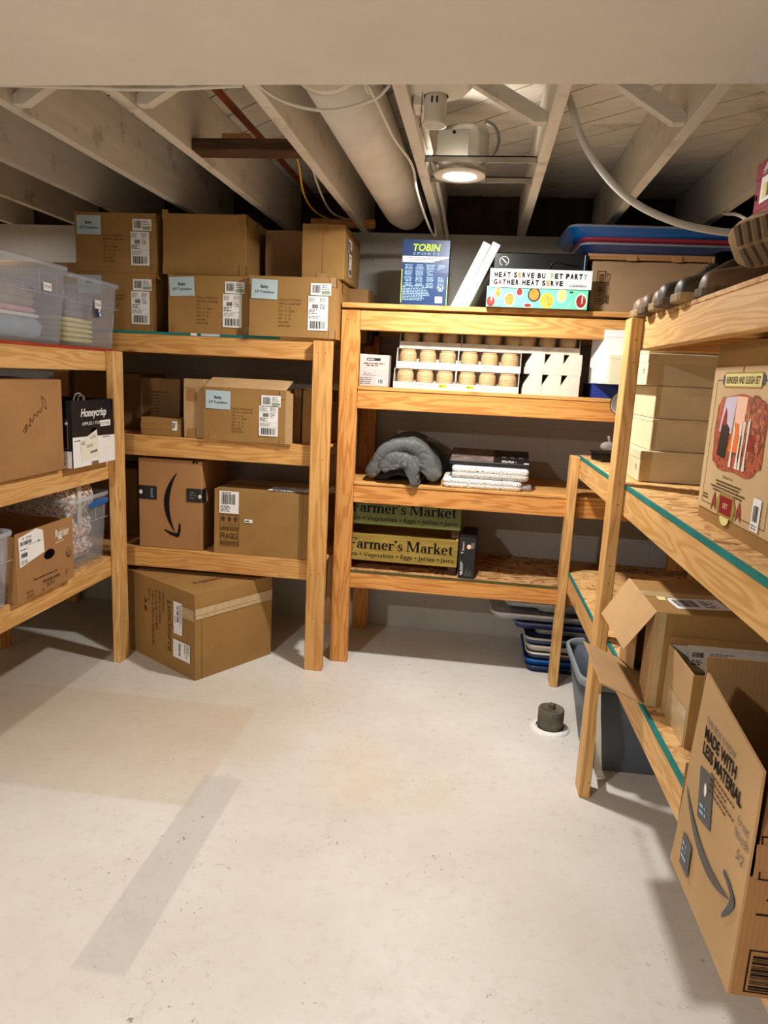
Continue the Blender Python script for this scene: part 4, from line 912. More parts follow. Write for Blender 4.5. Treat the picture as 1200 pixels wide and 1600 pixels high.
# level 3
z3 = .9385
random.seed(5)
def quilt_sheet(path, y0, y1, th, mat, seed, ny=26, puff=.008, taper=.0):
    P = [Vector((x, 0, z)) for x, z in path]
    # resample
    Q = []; 
    for i in range(len(P) - 1):
        for k in range(6):
            a = P[max(i - 1, 0)]; b = P[i]; c = P[i + 1]; d_ = P[min(i + 2, len(P) - 1)]; t = k / 6
            Q.append(.5 * ((2 * b) + (c - a) * t + (2 * a - 5 * b + 4 * c - d_) * t * t + (-a + 3 * b - 3 * c + d_) * t ** 3))
    Q.append(P[-1]); n = len(Q); loop = []
    nr = [];
    for i in range(n):
        t = (Q[min(i + 1, n - 1)] - Q[max(i - 1, 0)]).normalized(); nr.append(Vector((-t.z, 0, t.x)))
    up_ = [Q[i] + nr[i] * th / 2 for i in range(n)]; dn = [Q[i] - nr[i] * th / 2 for i in range(n)]
    te = (Q[-1] - Q[-2]).normalized(); ts = (Q[0] - Q[1]).normalized()
    loop = up_ + [Q[-1] + te * th * .42] + dn[::-1] + [Q[0] + ts * th * .42]
    vs = []; fs = []; L_ = len(loop); cen = sum(loop, Vector()) / L_
    for j in range(ny + 1):
        s_ = j / ny; y = y0 + (y1 - y0) * s_; e = min(1, sin(pi * min(max(s_, 0.0), 1)) * 6 + .45) if j in (0, ny) else (1 if 2 < j < ny - 2 else .93)
        for k, p in enumerate(loop):
            mid = Q[min(k, n - 1)] if k < n else (Q[n - 1] if k == n else (Q[max(0, 2 * n - k)] if k <= 2 * n else Q[0]))
            q = mid + (p - mid) * (e if j not in (0, ny) else .45)
            v = Vector((q.x, y, q.z)); nz = noise.noise(Vector((q.x * 9 + seed, y * 7, q.z * 9))) * puff * .8 - (1 - min(1, abs(noise.noise(Vector((q.x * 13 + seed, y * 9, q.z * 13)))) * 5)) * puff * .35 - (1 - min(1, abs(noise.noise(Vector((q.x * 30 + seed, y * 24, q.z * 30)))) * 4)) * puff * .16
            cr = (k * .17 + noise.noise(Vector((y * 6, k * .05, seed))) * 1.6) % 1.0; nz -= puff * .38 * max(0, 1 - abs(cr - .5) * 9)
            dr = (p - mid); dr = dr.normalized() if dr.length > 1e-6 else Vector((0, 0, 1))
            v = v + dr * nz + Vector((0, 1, 0)) * (noise.noise(Vector((q.x * 8, seed, q.z * 8))) * .012)
            vs.append(tuple(v))
    for j in range(ny):
        for k in range(L_): fs.append((j * L_ + k, j * L_ + (k + 1) % L_, (j + 1) * L_ + (k + 1) % L_, (j + 1) * L_ + k))
    fs.append(tuple(range(L_))[::-1]); fs.append(tuple(range(ny * L_, (ny + 1) * L_)))
    return M().add(vs, fs, mat, True)
T = thing('folded_comforter', 'grey satin comforter folded into a hump on the third shelf', 'comforter', (0, 0, 0))
zb = z3 + .036
quilt_sheet([(-.498, zb + .0), (-.470, zb + .07), (-.42, zb + .125), (-.345, zb + .152), (-.272, zb + .135), (-.215, zb + .075), (-.190, zb + .002)], 3.36, 3.76, .078, GREYF, 1, 44, .020).build('outer_fold', T, subsurf=1)
quilt_sheet([(-.425, zb + .035), (-.405, zb + .078), (-.36, zb + .095), (-.315, zb + .088), (-.288, zb + .045), (-.283, zb - .005), (-.279, zb - .030)], 3.305, 3.44, .060, GREYF, 7, 18, .016).build('inner_fold', T, subsurf=1)
quilt_sheet([(-.49, zb - .012), (-.44, zb - .012), (-.39, zb + .02), (-.34, zb + .03), (-.31, zb - .0), (-.25, zb - .014)], 3.40, 3.70, .035, GREYF_D, 17, 16).build('under_fold', T, subsurf=1)
quilt_sheet([(-.40, zb + .03), (-.34, zb + .125), (-.27, zb + .15), (-.2, zb + .12), (-.13, zb + .02), (-.12, zb - .01)], 3.58, 3.80, .04, GREYF_D, 27, 14).build('dark_lining', T, subsurf=1, label='dark charcoal lining at the back of the comforter')
def folded(name, label, x0, y0, z0, x1, y1, z1, mat, seed, group=None, film=True, n=(22, 14)):
    # soft folded textile: rounded slab with a couple of fold lines
    h = z1 - z0; lp = rr(x1 - x0, y1 - y0, .022, 6); cx, cy = (x0 + x1) / 2, (y0 + y1) / 2
    T = thing(name, label, 'folded fabric', (cx, cy, z0), 0, group)
    rings = []
    for s_, k in ((.0, .92), (.08, .975), (.25, 1.0), (.46, .997), (.50, .985), (.54, .997), (.78, 1.0), (.93, .975), (1.0, .92)):
        rings.append(([(x * k + noise.noise(Vector((x * 14, y * 14, s_ * 3 + seed))) * .005, y * k + noise.noise(Vector((y * 14, x * 14, s_ * 3 + seed))) * .005) for x, y in lp], s_ * h))
    mb = loft(M(), rings, mat); mb.build('folded_cloth', T)
    return T
T = folded('folded_sheet', 'white scroll-patterned folded fabric, lower of the two on the third shelf', -.146, 3.355, z3, .232, 3.62, z3 + .046, SCROLL, 1, 'scroll-patterned folded fabrics')
loft(M(), [(rr(.05, .10, .02), 0), (rr(.06, .11, .02), .012), (rr(.045, .09, .02), .03)], FILM).build('plastic_wrap', T).location = (.21, -.06, .003)
folded('folded_sheet', 'white scroll-patterned folded fabric, upper one under the dark picture box', -.105, 3.36, z3 + .0465, .262, 3.62, z3 + .107, SCROLL, 9, 'scroll-patterned folded fabrics')
T = thing('picture_box', 'dark flat box with grey room picture lying on the folded fabrics', 'box', (.07, 3.39, z3 + .109), radians(-2), rot=(radians(9), 0, radians(-2)))
mb = M().box(-.19, 0, 0, .19, .25, .02, BLACKB); fr = Fr((-.19, 0, .02), (1, 0, 0), (0, 1, 0)); mb.rect(fr, .004, .003, .21, .245, GREYPIC, .0012)
mb.micro(fr, .25, .15, .36, .24, 5, INKG, .0014, 2, center=True); mb.micro(fr, .25, .01, .34, .05, 3, CREAMP, .0014, 3); mb.rect(fr, .355, .004, .378, .02, WHITE, .0014)
for i in range(3): mb.disc(fr, .26 + i * .04, .11, .012, .012, INKG, .0014, 14)
mb.build('box_body', T, .0015)

# level 4 crates
z4 = .4955
class Pen:
    def __init__(p, mb, fr, x, y, h, k, mat, off): p.mb, p.fr, p.x, p.y, p.h, p.k, p.mat, p.off = mb, fr, x, y, h, k, mat, off
    def P(p, pts): p.mb.poly(p.fr, [(p.x + a * p.h * p.k, p.y + b * p.h) for a, b in pts], p.mat, p.off)
    def B(p, x0, x1, y0, y1): p.P([(x0, y0), (x1, y0), (x1, y1), (x0, y1)])
    def A(p, cx, cy, rx, ry, a0, a1, tx, ty):
        n = 14
        for i in range(n):
            t, u = radians(a0 + (a1 - a0) * i / n), radians(a0 + (a1 - a0) * (i + 1) / n)
            p.P([(cx + (rx - tx) * cos(t), cy + (ry - ty) * sin(t)), (cx + rx * cos(t), cy + ry * sin(t)), (cx + rx * cos(u), cy + ry * sin(u)), (cx + (rx - tx) * cos(u), cy + (ry - ty) * sin(u))])
    def D(p, cx, cy, r): p.P([(cx + r * cos(2 * pi * i / 12), cy + r * sin(2 * pi * i / 12)) for i in range(12)])
def _F(p): p.B(.10, .26, 0, 1); p.B(.02, .62, .94, 1); p.P([(.55, .94), (.62, .72), (.62, .94)]); p.B(.26, .44, .47, .53); p.P([(.38, .5), (.47, .36), (.47, .64)]); p.B(.02, .36, 0, .05)
def _a(p): p.B(.33, .46, .03, .48); p.A(.28, .44, .18, .21, 0, 150, .12, .05); p.D(.13, .47, .07); p.A(.24, .18, .21, .19, 60, 300, .12, .05); p.B(.30, .36, .33, .37); p.B(.40, .53, 0, .05)
def _r(p): p.B(.09, .22, 0, .64); p.B(.01, .32, 0, .05); p.B(.01, .1, .59, .64); p.A(.32, .46, .14, .18, 60, 175, .04, .06); p.D(.40, .56, .075)
def _m(p):
    for i in range(3): p.B(.09 + .34 * i, .22 + .34 * i, 0, .64 if i == 0 else .46); p.B(.02 + .34 * i, .29 + .34 * i, 0, .05)
    p.B(.01, .1, .59, .64)
    for i in range(2): p.A(.36 + .34 * i, .45, .20, .20, 0, 165, .13, .07)
def _e(p): p.A(.26, .32, .24, .34, 0, 320, .13, .05); p.B(.1, .49, .32, .37)
def _s(p): p.A(.22, .47, .17, .18, 40, 250, .09, .05); p.A(.22, .18, .18, .19, -150, 75, .10, .05); p.P([(.07, .40), (.17, .27), (.36, .22), (.26, .36)]); p.P([(.04, .04), (.09, .04), (.06, .22), (.04, .22)]); p.P([(.35, .44), (.38, .44), (.38, .62), (.34, .6)])
def _M(p): p.B(.10, .15, 0, 1); p.B(.84, 1.0, 0, 1); p.P([(.06, 1), (.26, 1), (.60, .04), (.50, .04)]); p.P([(.84, 1), (.90, 1), (.57, .04), (.53, .04)]); p.B(.0, .26, 0, .05); p.B(.76, 1.08, 0, .05); p.B(0, .2, .95, 1); p.B(.84, 1.08, .95, 1)
def _k(p): p.B(.09, .22, 0, 1); p.B(.01, .30, 0, .05); p.B(.01, .1, .95, 1); p.P([(.20, .24), (.26, .24), (.50, .61), (.44, .61)]); p.P([(.25, .36), (.36, .44), (.60, .02), (.42, .02)]); p.B(.36, .66, 0, .05); p.B(.36, .60, .59, .64)
def _t(p): p.B(.12, .25, .1, .7); p.P([(.12, .64), (.25, .64), (.25, .84), (.2, .78)]); p.B(.02, .40, .59, .64); p.A(.27, .13, .15, .14, 180, 330, .12, .05)
def _q(p): p.D(.12, .88, .09); p.P([(.10, .8), (.2, .86), (.17, .74), (.07, .66), (.12, .76)])
PENS = {'F': (_F, .66), 'a': (_a, .55), 'r': (_r, .48), 'm': (_m, 1.02), 'e': (_e, .54), "'": (_q, .28), 's': (_s, .44), ' ': (None, .30), 'M': (_M, 1.14), 'k': (_k, .66), 't': (_t, .44)}
def serif(mb, fr, s_, a, b, h, mat, W_, off):
    k = W_ / (h * sum(PENS[c][1] for c in s_)); x = a
    for c in s_:
        f_, adv = PENS[c]
        if f_: f_(Pen(mb, fr, x, b, h, k, mat, off))
        x += adv * h * k
def crate(label, loc, mat, seed):
    T = thing('wooden_crate', label, 'crate', loc, 0, 'painted farm market crates on the bottom shelf')
    w, d, h = .615, .32, .135
    mb = M().box(0, 0, 0, w, .012, h, mat); fr = Fr((0, 0, 0), (1, 0, 0), (0, 0, 1))
    serif(mb, fr, "Farmer's Market", .072, .060, .054, INK, .522, .0008); serif(mb, fr, "Farmer's Market", .0742, .060, .054, INK, .522, .0009)
    mb.text(fr, 'Fruits \u2022 Vegetables \u2022 Eggs \u2022 Jellies \u2022 Jams', .040, .021, .0225, INK, w=.560, off=.0008); mb.build('front_board', T, .002)
    M().box(0, d - .012, 0, w, d, h, mat).build('back_board', T, .002)
    for x in (0.0, w - .012): M().box(x, .0125, 0, x + .012, d - .0125, h, WOOD['amber', 1]).build('side_board', T, .002)
    M().box(.0125, .0125, .0, w - .0125, d - .0125, .010, WOOD['amber', 0]).build('bottom_board', T, .001)
    for x in (.0, w - .045): M().box(x + .002, .014, -.045, x + .043, d - .014, -.0005, DARKWOOD).build('foot_rail', T, .002)  # rails coloured dark to give the black shade of the gap
crate("mustard yellow crate lettered Farmer's Market, lower of the two", (-.665, 3.365, z4 + .0455), SIGN_Y, 1)
crate("olive green crate lettered Farmer's Market, upper one under the third shelf", (-.660, 3.39, z4 + .0455 + .135 + .0455), SIGN_G, 2) 
def vault(mb, f, w, d, h, T):
    fr = f['front']; g = Fr(fr.p(.022, .015), (0, 0, 1), (-1, 0, 0)); mb.text(g, 'VELOCITYVAULT', 0, 0, .012, WHITE, w=.118, off=.001, bold=.03); mb.text(g, 'Biometric', .123, -.001, .010, WHITE, w=.045, off=.001, shear=.3)
    mb.disc(fr, .046, .160, .010, .012, PEACH, .001, 14); mb.rect(fr, .056, .135, .072, .18, INKG, .001); mb.disc(fr, .052, .083, .008, .012, FOODR, .001, 10)
    for i in range(6): mb.rect(fr, .032 + i * .006, .012, .034 + i * .006, .03 + .03 * ((i * 7) % 3) / 2, INKG, .001)
T = carton('black box with white vertical lettering standing beside the painted crates', (-.003, 3.345, z4), .078, .26, .205, BLACKB, rotz=-.04, seed=0, deco=vault, tape=False, name='product_box', seam='')

# lids under the back unit, on the floor
GF_ = 'plastic storage lids piled on the floor under the back unit'
spec = [(.0, .335, .34, NAVY_PL, NAVY_PL, 'dark navy lid on the floor, lowest of the pile'), (.035, .325, .36, BLUE_PL, BLUE_PL, 'bright blue lid near the bottom of the floor pile'), (.075, .33, .36, GREY_PL, WHITE_PL, 'grey lid with white rim above the bright blue one'),
        (.115, .325, .38, WHITE_PL, WHITE_PL, 'white lid in the middle of the floor pile'), (.155, .315, .40, SLATE_PL, WHITE_PL, 'slate blue lid with pale rim in the floor pile'), (.195, .36, .36, WHITE_PL, WHITE_PL, 'smaller white lid under the navy lid'),
        (.235, .25, .46, NAVY_PL, SLATE_PL, 'wide navy lid near the top of the floor pile'), (.278, .135, .56, CLEAR_L, WHITE_PL, 'widest clear lid jutting left at the top of the pile'), (.318, .36, .33, WHITE_PL, WHITE_PL, 'small white lid resting on the widest clear lid'), (.350, .19, .5, CLEAR_L, CLEAR_L, 'clear lid directly under the shelf, topmost of the pile')]
for i, (z, xl, w, mt, rm, lb_) in enumerate(spec): lid(lb_, (xl + w / 2, 3.645 - (.004 * i), z + .0005), w, .40 if i != 5 and i != 8 else .3, .034 if i < 9 else .028, mt, rm, 0, GF_)

# floor cleanout
T = thing('drain_cleanout', 'rusty dark metal drain cleanout cap sticking up from the floor', 'pipe cap', (.402, 2.86, 0))
M().lathe([(.083, 0), (.082, .006), (.072, .012), (.060, .013)], 0, 0, WHITE, 30).build('plaster_ring', T)
M().lathe([(.052, .0), (.053, .03), (.0545, .035), (.0545, .09), (.052, .094), (.046, .096), (.044, .093), (0, .093)], 0, 0, IRON, 36).build('cap', T)
M().slab([(.017 * cos(radians(a)), .017 * sin(radians(a)), .093) for a in (20, 110, 200, 290)], (0, 0, .022), IRON).build('square_lug', T, .002)
# trash can
T = thing('trash_can', 'dark grey plastic trash can on the floor behind the right post', 'trash can', (.665, 2.715, 0), RA)
lp = lambda k: rr(.30 + .14 * k, .30 + .16 * k, .06 + .02 * k, 7)
mb = loft(M(), [(lp(-.05), 0), (lp(0), .008), (lp(.5), .2), (lp(.93), .37), (lp(.90), .371), (lp(.45), .2), (lp(-.1), .012)], GREY_PL); mb.build('can_body', T)
M2 = loft(M(), [(lp(.93), .355), (lp(1.05), .36), (lp(1.08), .385), (lp(1.0), .392), (lp(.90), .388), (lp(.88), .36)], RIM_PL, False, False); M2.build('rim', T)
tag(loft(M(), [(rr(.07, .10, .02), 0), (rr(.075, .11, .02), .04)], WHITE_PL).build('crumpled_paper'), 'white crumpled liner edge inside the trash can', 'paper'); bpy.data.objects['crumpled_paper'].location = (.60, 2.66, .28)
P = [R(-.004, -.004, .40), R(-.006, .0, .33), (.50, 2.36, .30), (.512, 2.37, .24), (.52, 2.40, .15), (.535, 2.47, .06), (.565, 2.525, .004)]
mb = M(); vs = []
for i, p in enumerate(P):
    wv = .006 + .011 * i / (len(P) - 1); vs += [Vector(p) + Vector((-wv, 0, 0)), Vector(p) + Vector((wv, .004, 0))]
pts = [(.488, 2.352, .405), (.492, 2.350, .33), (.500, 2.352, .25), (.512, 2.385, .16), (.53, 2.44, .07), (.558, 2.50, .004)]
mb = M(); vs = []; fs = []
for i, p in enumerate(pts):
    wv = .004 + .013 * i / (len(pts) - 1); p = Vector(p)
    for q in (Vector((-wv, 0, 0)), Vector((wv, 0, 0)), Vector((wv, .0015, .0)), Vector((-wv, .0015, .0))): vs.append(p + q)
for i in range(len(pts) - 1):
    for k in range(4): fs.append((i * 4 + k, i * 4 + (k + 1) % 4, (i + 1) * 4 + (k + 1) % 4, (i + 1) * 4 + k))
fs += [(3, 2, 1, 0), (20, 21, 22, 23)]
mb.add(vs, fs, CREAMP); tag(mb.build('paper_strip'), 'long curled white paper strip hanging beside the right post', 'strip')

# ------------------------------------------------------------------ left unit goods (fronts look towards +X)
Q90 = pi / 2
zt = 1.5100
def clear_bin(label, loc, w, d, h, rotz, group='clear plastic bins on the left unit', handle=None):
    # local: front at -Y, w along x, d along +y
    T = thing('clear_bin', label, 'bin', loc, rotz, group)
    def L_(k, r=.035): return [(x, y + d / 2) for x, y in rr(w * k, d * (k + .0), r, 5)]
    mb = loft(M(), [(L_(.86), .001), (L_(.885), .012), (L_(.94), h * .62), (L_(.95), h * .625), (L_(.965), h * .93), (L_(1.0), h * .935), (L_(1.0), h), (L_(.985), h), (L_(.955), h * .94), (L_(.925), h * .6), (L_(.87), .016)], CLEAR)
    BB = mb.build('bin_body', T)
    rb = M()
    for x in (-.32, -.08, .12, .33): rb.box(x * w - .001, d * .013, h * .63, x * w + .001, d * .02 + .001, h * .92, CLEAR_L)
    rb.box(-w * .46, d * .016, h * .618, w * .46, d * .022, h * .626, CLEAR_L); rb.build('moulded_rib', BB)
    loft(M(), [(L_(1.004), h * .955), (L_(1.01), h * .985), (L_(1.0), h * 1.012), (L_(.982), h * 1.0)], CLEAR_L, False, False).build('rim', BB)
    return T
def cloth(name, label, x0, y0, z0, x1, y1, z1, mat, seed, lump=.006):
    lp = rr(x1 - x0, y1 - y0, .025, 5); h = z1 - z0; rings = []
    for i in range(9):
        s_ = i / 8; k = 1 - .12 * abs(2 * s_ - 1) ** 3
        rings.append(([(x * k + noise.noise(Vector((x * 11 + seed, y * 11, s_ * 4))) * lump, y * k + noise.noise(Vector((y * 11, x * 11 + seed, s_ * 4))) * lump) for x, y in lp], s_ * h))
    mb = loft(M(), rings, mat); o = mb.build(name); o.location = ((x0 + x1) / 2, (y0 + y1) / 2, z0); return o
# bin A (front face x=-1.70)
T = clear_bin('clear plastic bin of grey, pink and pale blue cloth at the left edge, top shelf', (-1.675, 2.512, zt), .53, .36, .305, Q90)
l = M(); g = Fr((.08, -.001 + .36 * .02, .20), (1, 0, 0), (0, 0, 1)); l.rect(g, 0, 0, .052, .030, WHITE, .0006); l.text(g, 'TW-5A', .006, .01, .011, INK, w=.04, off=.001); l.build('handwritten_label', T).location.y = -.004
GA = 'folded cloths inside the left clear bin'
zz = zt + .020
tag(cloth('folded_cloth', '', -1.98, 2.32, zz, -1.735, 2.675, zz + .075, BLUEF, 1), 'pale blue-grey folded cloth at the bottom of the left clear bin', 'cloth')
tag(cloth('folded_cloth', '', -1.97, 2.33, zz + .0752, -1.74, 2.67, zz + .083 + .01, WF, 2), 'thin white folded cloth in the left clear bin', 'cloth')
tag(cloth('folded_cloth', '', -1.97, 2.35, zz + .094, -1.745, 2.655, zz + .116, PINKF, 3), 'pink folded cloth in the left clear bin', 'cloth')
tag(cloth('folded_cloth', '', -1.98, 2.30, zz + .117, -1.735, 2.64, zz + .20, TAUPEF, 4, .018), 'crumpled taupe cloth on top in the left clear bin', 'cloth')
# bin B
T = clear_bin('clear plastic bin of yellow folded cloths nearest the corner post, top shelf', (-1.695, 3.008, zt), .43, .38, .292, Q90)
l = M(); g = Fr((-.02, .0, .135), (1, 0, 0), (0, 0, 1)); l.rect(g, 0, .035, .052, .072, WHITE, .001); l.rect(g, 0, 0, .052, .035, NAVY, .001); l.text(g, 'TW-8', .006, .045, .012, INK, w=.036, off=.0014); l.rect(g, .036, .004, .049, .018, WHITE, .0014); l.rect(g, .028, .02, .045, .034, PEACH, .0014); l.build('product_label', T)
for i in range(5): tag(cloth('folded_cloth', '', -1.98, 2.85, zt + .018 + i * .0215, -1.755, 3.085, zt + .038 + i * .0215, YELF, 10 + i, .004), 'yellow folded cloth, %s of the stack in the corner bin' % ('bottom', 'second from bottom', 'middle', 'second from top', 'top')[i], 'cloth', 'yellow cloths in the corner bin')
tag(cloth('folded_cloth', '', -1.97, 2.86, zt + .127, -1.765, 3.07, zt + .155, GF, 21, .006), 'light grey folded cloth above the yellow cloths', 'cloth')
tag(cloth('folded_cloth', '', -1.98, 2.84, zt + .156, -1.76, 3.09, zt + .225, GF, 22, .02), 'dark grey rumpled cloth on top in the corner bin', 'cloth')

# level 2 of left unit
zm = 1.0108
def scrawl(mb, f, w, d, h, T):
    fr = f['front']; r = random.Random(4)
    P = [(.20, .17), (.225, .20), (.215, .165), (.235, .195), (.25, .19), (.245, .22), (.262, .205), (.275, .235), (.29, .225), (.30, .245), (.315, .238), (.33, .27), (.322, .30), (.345, .285), (.352, .25), (.335, .262)]
    for a, b in zip(P, P[1:]):
        dv = Vector((b[0] - a[0], b[1] - a[1])); n_ = Vector((-dv.y, dv.x)).normalized() * .0012; mb.poly(fr, [(a[0] - n_.x, a[1] - n_.y), (b[0] - n_.x, b[1] - n_.y), (b[0] + n_.x, b[1] + n_.y), (a[0] + n_.x, a[1] + n_.y)], INKB, .003)
carton('big plain reddish carton with pen scrawl at the left edge, middle shelf', (-1.665, 2.435, zm), .46, .42, .362, CB_R, Q90, seed=61, deco=scrawl)
T = thing('produce_box', 'black and white apple box with a paper label reading SHOES, beside the post', 'box', (-1.642, 2.862, zm + .0005), Q90)
w, d, h = .338, .40, .278; t = .004
mb = M().slab([(-w / 2, 0, 0), (w / 2, 0, 0), (w / 2, 0, h * .62), (w / 2 - .03, 0, h), (-w / 2, 0, h)], (0, t, 0), BLACKB)
fr = Fr((-w / 2, 0, 0), (1, 0, 0), (0, 0, 1))
mb.poly(fr, [(0, 0), (w, 0), (w, .118), (0, .128)], WHITE, .0006)
mb.text(fr, 'Honeycrisp', .065, h - .068, .034, WHITE, w=.205, off=.001, bold=.02, shear=.25); mb.text(fr, 'APPLES / POMMES', .072, h - .105, .014, WHITE, w=.20, off=.001)
mb.disc(fr, .165, .142, .026, .018, HOLE, .0012); mb.micro(fr, .01, .108, .075, .116, 1, INK, .0012, 3, fill=1); mb.micro(fr, .235, .110, .32, .117, 1, INK, .0012, 4, fill=1); mb.rect(fr, .14, 0, .195, .015, CB_D, .001)
mb.build('front_panel', T, .0008)
sd = M().box(-w / 2 - .0005, t + .0005, 0, -w / 2 + t, d, h, BLACKB).box(w / 2 - t, t + .0005, 0, w / 2, d, h, BLACKB).box(-w / 2, d, 0, w / 2, d + t, h, BLACKB).box(-w / 2 + t, t, 0, w / 2 - t, d, t, CB)
fs_ = Fr((-w / 2 - .0005, d, 0), (0, -1, 0), (0, 0, 1)); sd.rect(fs_, 0, 0, d - .005, .07, WHITE, .0006); sd.text(fs_, '5', d - .055, .045, .028, INK, off=.001); sd.text(fs_, '5', d - .05, .01, .028, INK, off=.001); sd.ring(fs_, d - .09, .08, d - .02, .2, .002, CB_G, .0006); sd.disc(fs_, d - .025, .185, .007, .007, WHITE, .001)
sd.build('side_panels', T)
lb = M(); g = fr.rot(.062, .075 - .052, .10); lb.poly(g, [(0, 0), (.14, 0), (.135, .115), (.0, .085)], CREAMP, .002); lb.text(g, 'KIZZ', .006, .068, .014, INK, w=.03, off=.0026); lb.text(g, 'SHOES', .045, .048, .014, INKG, w=.048, off=.0026); lb.text(g, '6 DIZ', .078, .082, .014, INKG, w=.045, off=.0026); lb.bars(g, .07, .020, .125, .030, INK, .0026, seed=2); lb.build('paper_label', T)
lb = M(); lb.rect(fr, .215, h - .116, .30, h - .090, WHITE, .0022); lb.text(fr, 'CUT 4/25', .22, h - .110, .013, INK, w=.07, off=.0028); lb.build('sticker', T)
T2 = thing('handbag_strap', 'thin looped straps poking out of the black and white apple box', 'strap', (-1.70, 2.80, zm + h))
M().tube([(0, .0, -.05), (0, .005, .0), (0, .02, .022), (0, .05, .026), (0, .075, .015), (.0, .08, -.05)], .0035, TAUPEF, 8).tube([(-.02, .06, -.05), (-.02, .075, .008), (-.02, .10, .016), (-.02, .12, .008), (-.02, .13, -.05)], .0035, TAUPEF, 8).build('strap_loop', T2)
carton('small carton with taped top glimpsed behind the plain reddish carton', (-2.12, 2.80, zm), .26, .15, .376, CB_L, Q90, seed=62)
carton('dark brown carton at the back of the left middle shelf', (-2.02, 3.0, zm), .16, .2, .34, CB_D, Q90, seed=63)

# level 3 of left unit
zl = .5402
T = thing('produce_box', 'brown produce box with oval hand hole and curling white label, bottom shelf', 'box', (-1.662, 2.515, zl), Q90)
w, d, h = .375, .40, .268
mb = M().box(-w / 2, 0, 0, w / 2, t, h, CB_R); fr = Fr((-w / 2, 0, 0), (1, 0, 0), (0, 0, 1))
mb.text(fr, 'Rainier', .25, h - .068, .034, CREAMP, w=.095, off=.0008, bold=.02); mb.micro(fr, .25, h - .09, .335, h - .084, 1, CREAMP, .0008, 1, fill=1)
mb.poly(fr, [(.262, h - .078), (.30, h - .078), (.285, h - .066), (.278, h - .069)], CREAMP, .001)
mb.disc(fr, .205, .145, .036, .020, HOLE, .001)
mb.disc(fr, .338, .120, .020, .023, INKB, .0008); mb.disc(fr, .338, .120, .018, .021, CB_R, .0012); mb.poly(fr, [(.3205, .120), (.3555, .120), (.352, .108), (.338, .1), (.324, .108)], INKB, .0016); mb.text(fr, 'USDA', .3265, .123, .007, INKB, w=.023, off=.0016); mb.text(fr, 'ORGANIC', .3255, .111, .005, CREAMP, w=.025, off=.002)
mb.micro(fr, .10, .062, .32, .071, 1, INK, .0008, 3, fill=1); mb.bars(fr, .155, .037, .275, .048, INKB, .0008, seed=6); mb.micro(fr, .18, .015, .25, .034, 2, INKB, .0008, 5); mb.micro(fr, .31, .028, .335, .055, 4, INKB, .0008, 7)
mb.micro(fr, .05, .022, .105, .034, 1, INKB, .0008, 9, fill=1); mb.micro(fr, .05, .004, .115, .018, 2, INKB, .0008, 11); mb.micro(fr, .15, .006, .165, .018, 2, INKB, .0008, 13)
mb.build('front_panel', T, .0008)
M().box(-w / 2, t + .0002, 0, -w / 2 + t, d, h - .01, CB_R).box(w / 2 - t, t + .0002, 0, w / 2, d, h - .01, CB_R).box(-w / 2, d, 0, w / 2, d + t, h - .01, CB_R).box(-w / 2 + t, t, 0, w / 2 - t, d, t, CB_R).build('side_panels', T)
lb = M(); g = fr.rot(.018, .135, .02); lb.poly(g, [(0, 0), (.155, .025), (.152, .115), (.11, .13), (.0, .115)], WHITE, .0016); lb.bars(g, .01, .082, .078, .097, INK, .002, seed=7); lb.bars(g, .012, .035, .05, .052, INK, .002, seed=8); lb.micro(g, .01, .062, .07, .07, 1, INK, .002, 3); lb.text(g, '4 100', .02, .103, .01, INK, w=.06, off=.002); lb.text(g, '+', .115, .07, .02, INK, off=.002); lb.rect(g, .05, .077, .14, .0785, RED, .002); lb.micro(g, .01, .01, .06, .026, 2, INKG, .002, 5); lb.build('paper_label', T)
# bin C with floral bedding and blue latch
T = clear_bin('clear plastic bin stuffed with floral bedding beside the post, bottom shelf', (-1.70, 2.925, zl), .335, .40, .315, Q90)
M().slab([(-.03, -.012, .262), (.115, -.012, .268), (.125, -.012, .290), (.02, -.012, .292), (-.035, -.012, .278)], (0, .012, 0), BLUE_PL).build('latch', T, .003)
def roll(label, x0, y0, z0, x1, y1, z1, seed): return tag(cloth('bedding_bundle', '', x0, y0, z0, x1, y1, z1, FLORAL, seed, .014), label, 'bedding', 'floral bedding bundles in the bottom-shelf bin')
roll('floral bedding bundle at the bottom of the bedding bin', -2.03, 2.80, zl + .02, -1.76, 3.03, zl + .115, 31)
roll('floral bedding bundle in the middle of the bedding bin', -2.03, 2.80, zl + .116, -1.755, 3.03, zl + .215, 32)
roll('floral bedding bundle with cream band bulging above the bin rim', -2.05, 2.795, zl + .216, -1.75, 3.035, zl + .362, 33)
tag(M().box(-1.752, 2.885, zl + .19, -1.743, 2.915, zl + .362, CREAMP).build('paper_band', None, .001), 'cream paper band around the top floral bundle', 'band')
tag(M().box(-1.758, 2.80, zl + .05, -1.748, 2.83, zl + .25, WHITE).micro(Fr((-1.748, 2.82, zl + .19), (0, 0, -1), (0, 1, 0)), 0, -.008, .04, .002, 1, INKG, .0006).build('paper_insert', None, .001), 'white paper insert at the left side of the bedding bin', 'paper')
T = clear_bin('clear plastic bin of white cloth at the left edge, bottom shelf', (-1.66, 2.11, zl), .44, .38, .285, Q90)
tag(cloth('folded_cloth', '', -1.98, 1.94, zl + .02, -1.70, 2.27, zl + .17, WF, 41, .02), 'rumpled white cloth in the bottom-shelf bin at the left edge', 'cloth')
carton('brown carton behind the produce box on the left bottom shelf', (-2.08, 2.56, zl), .3, .2, .31, CB_D, Q90, seed=64)

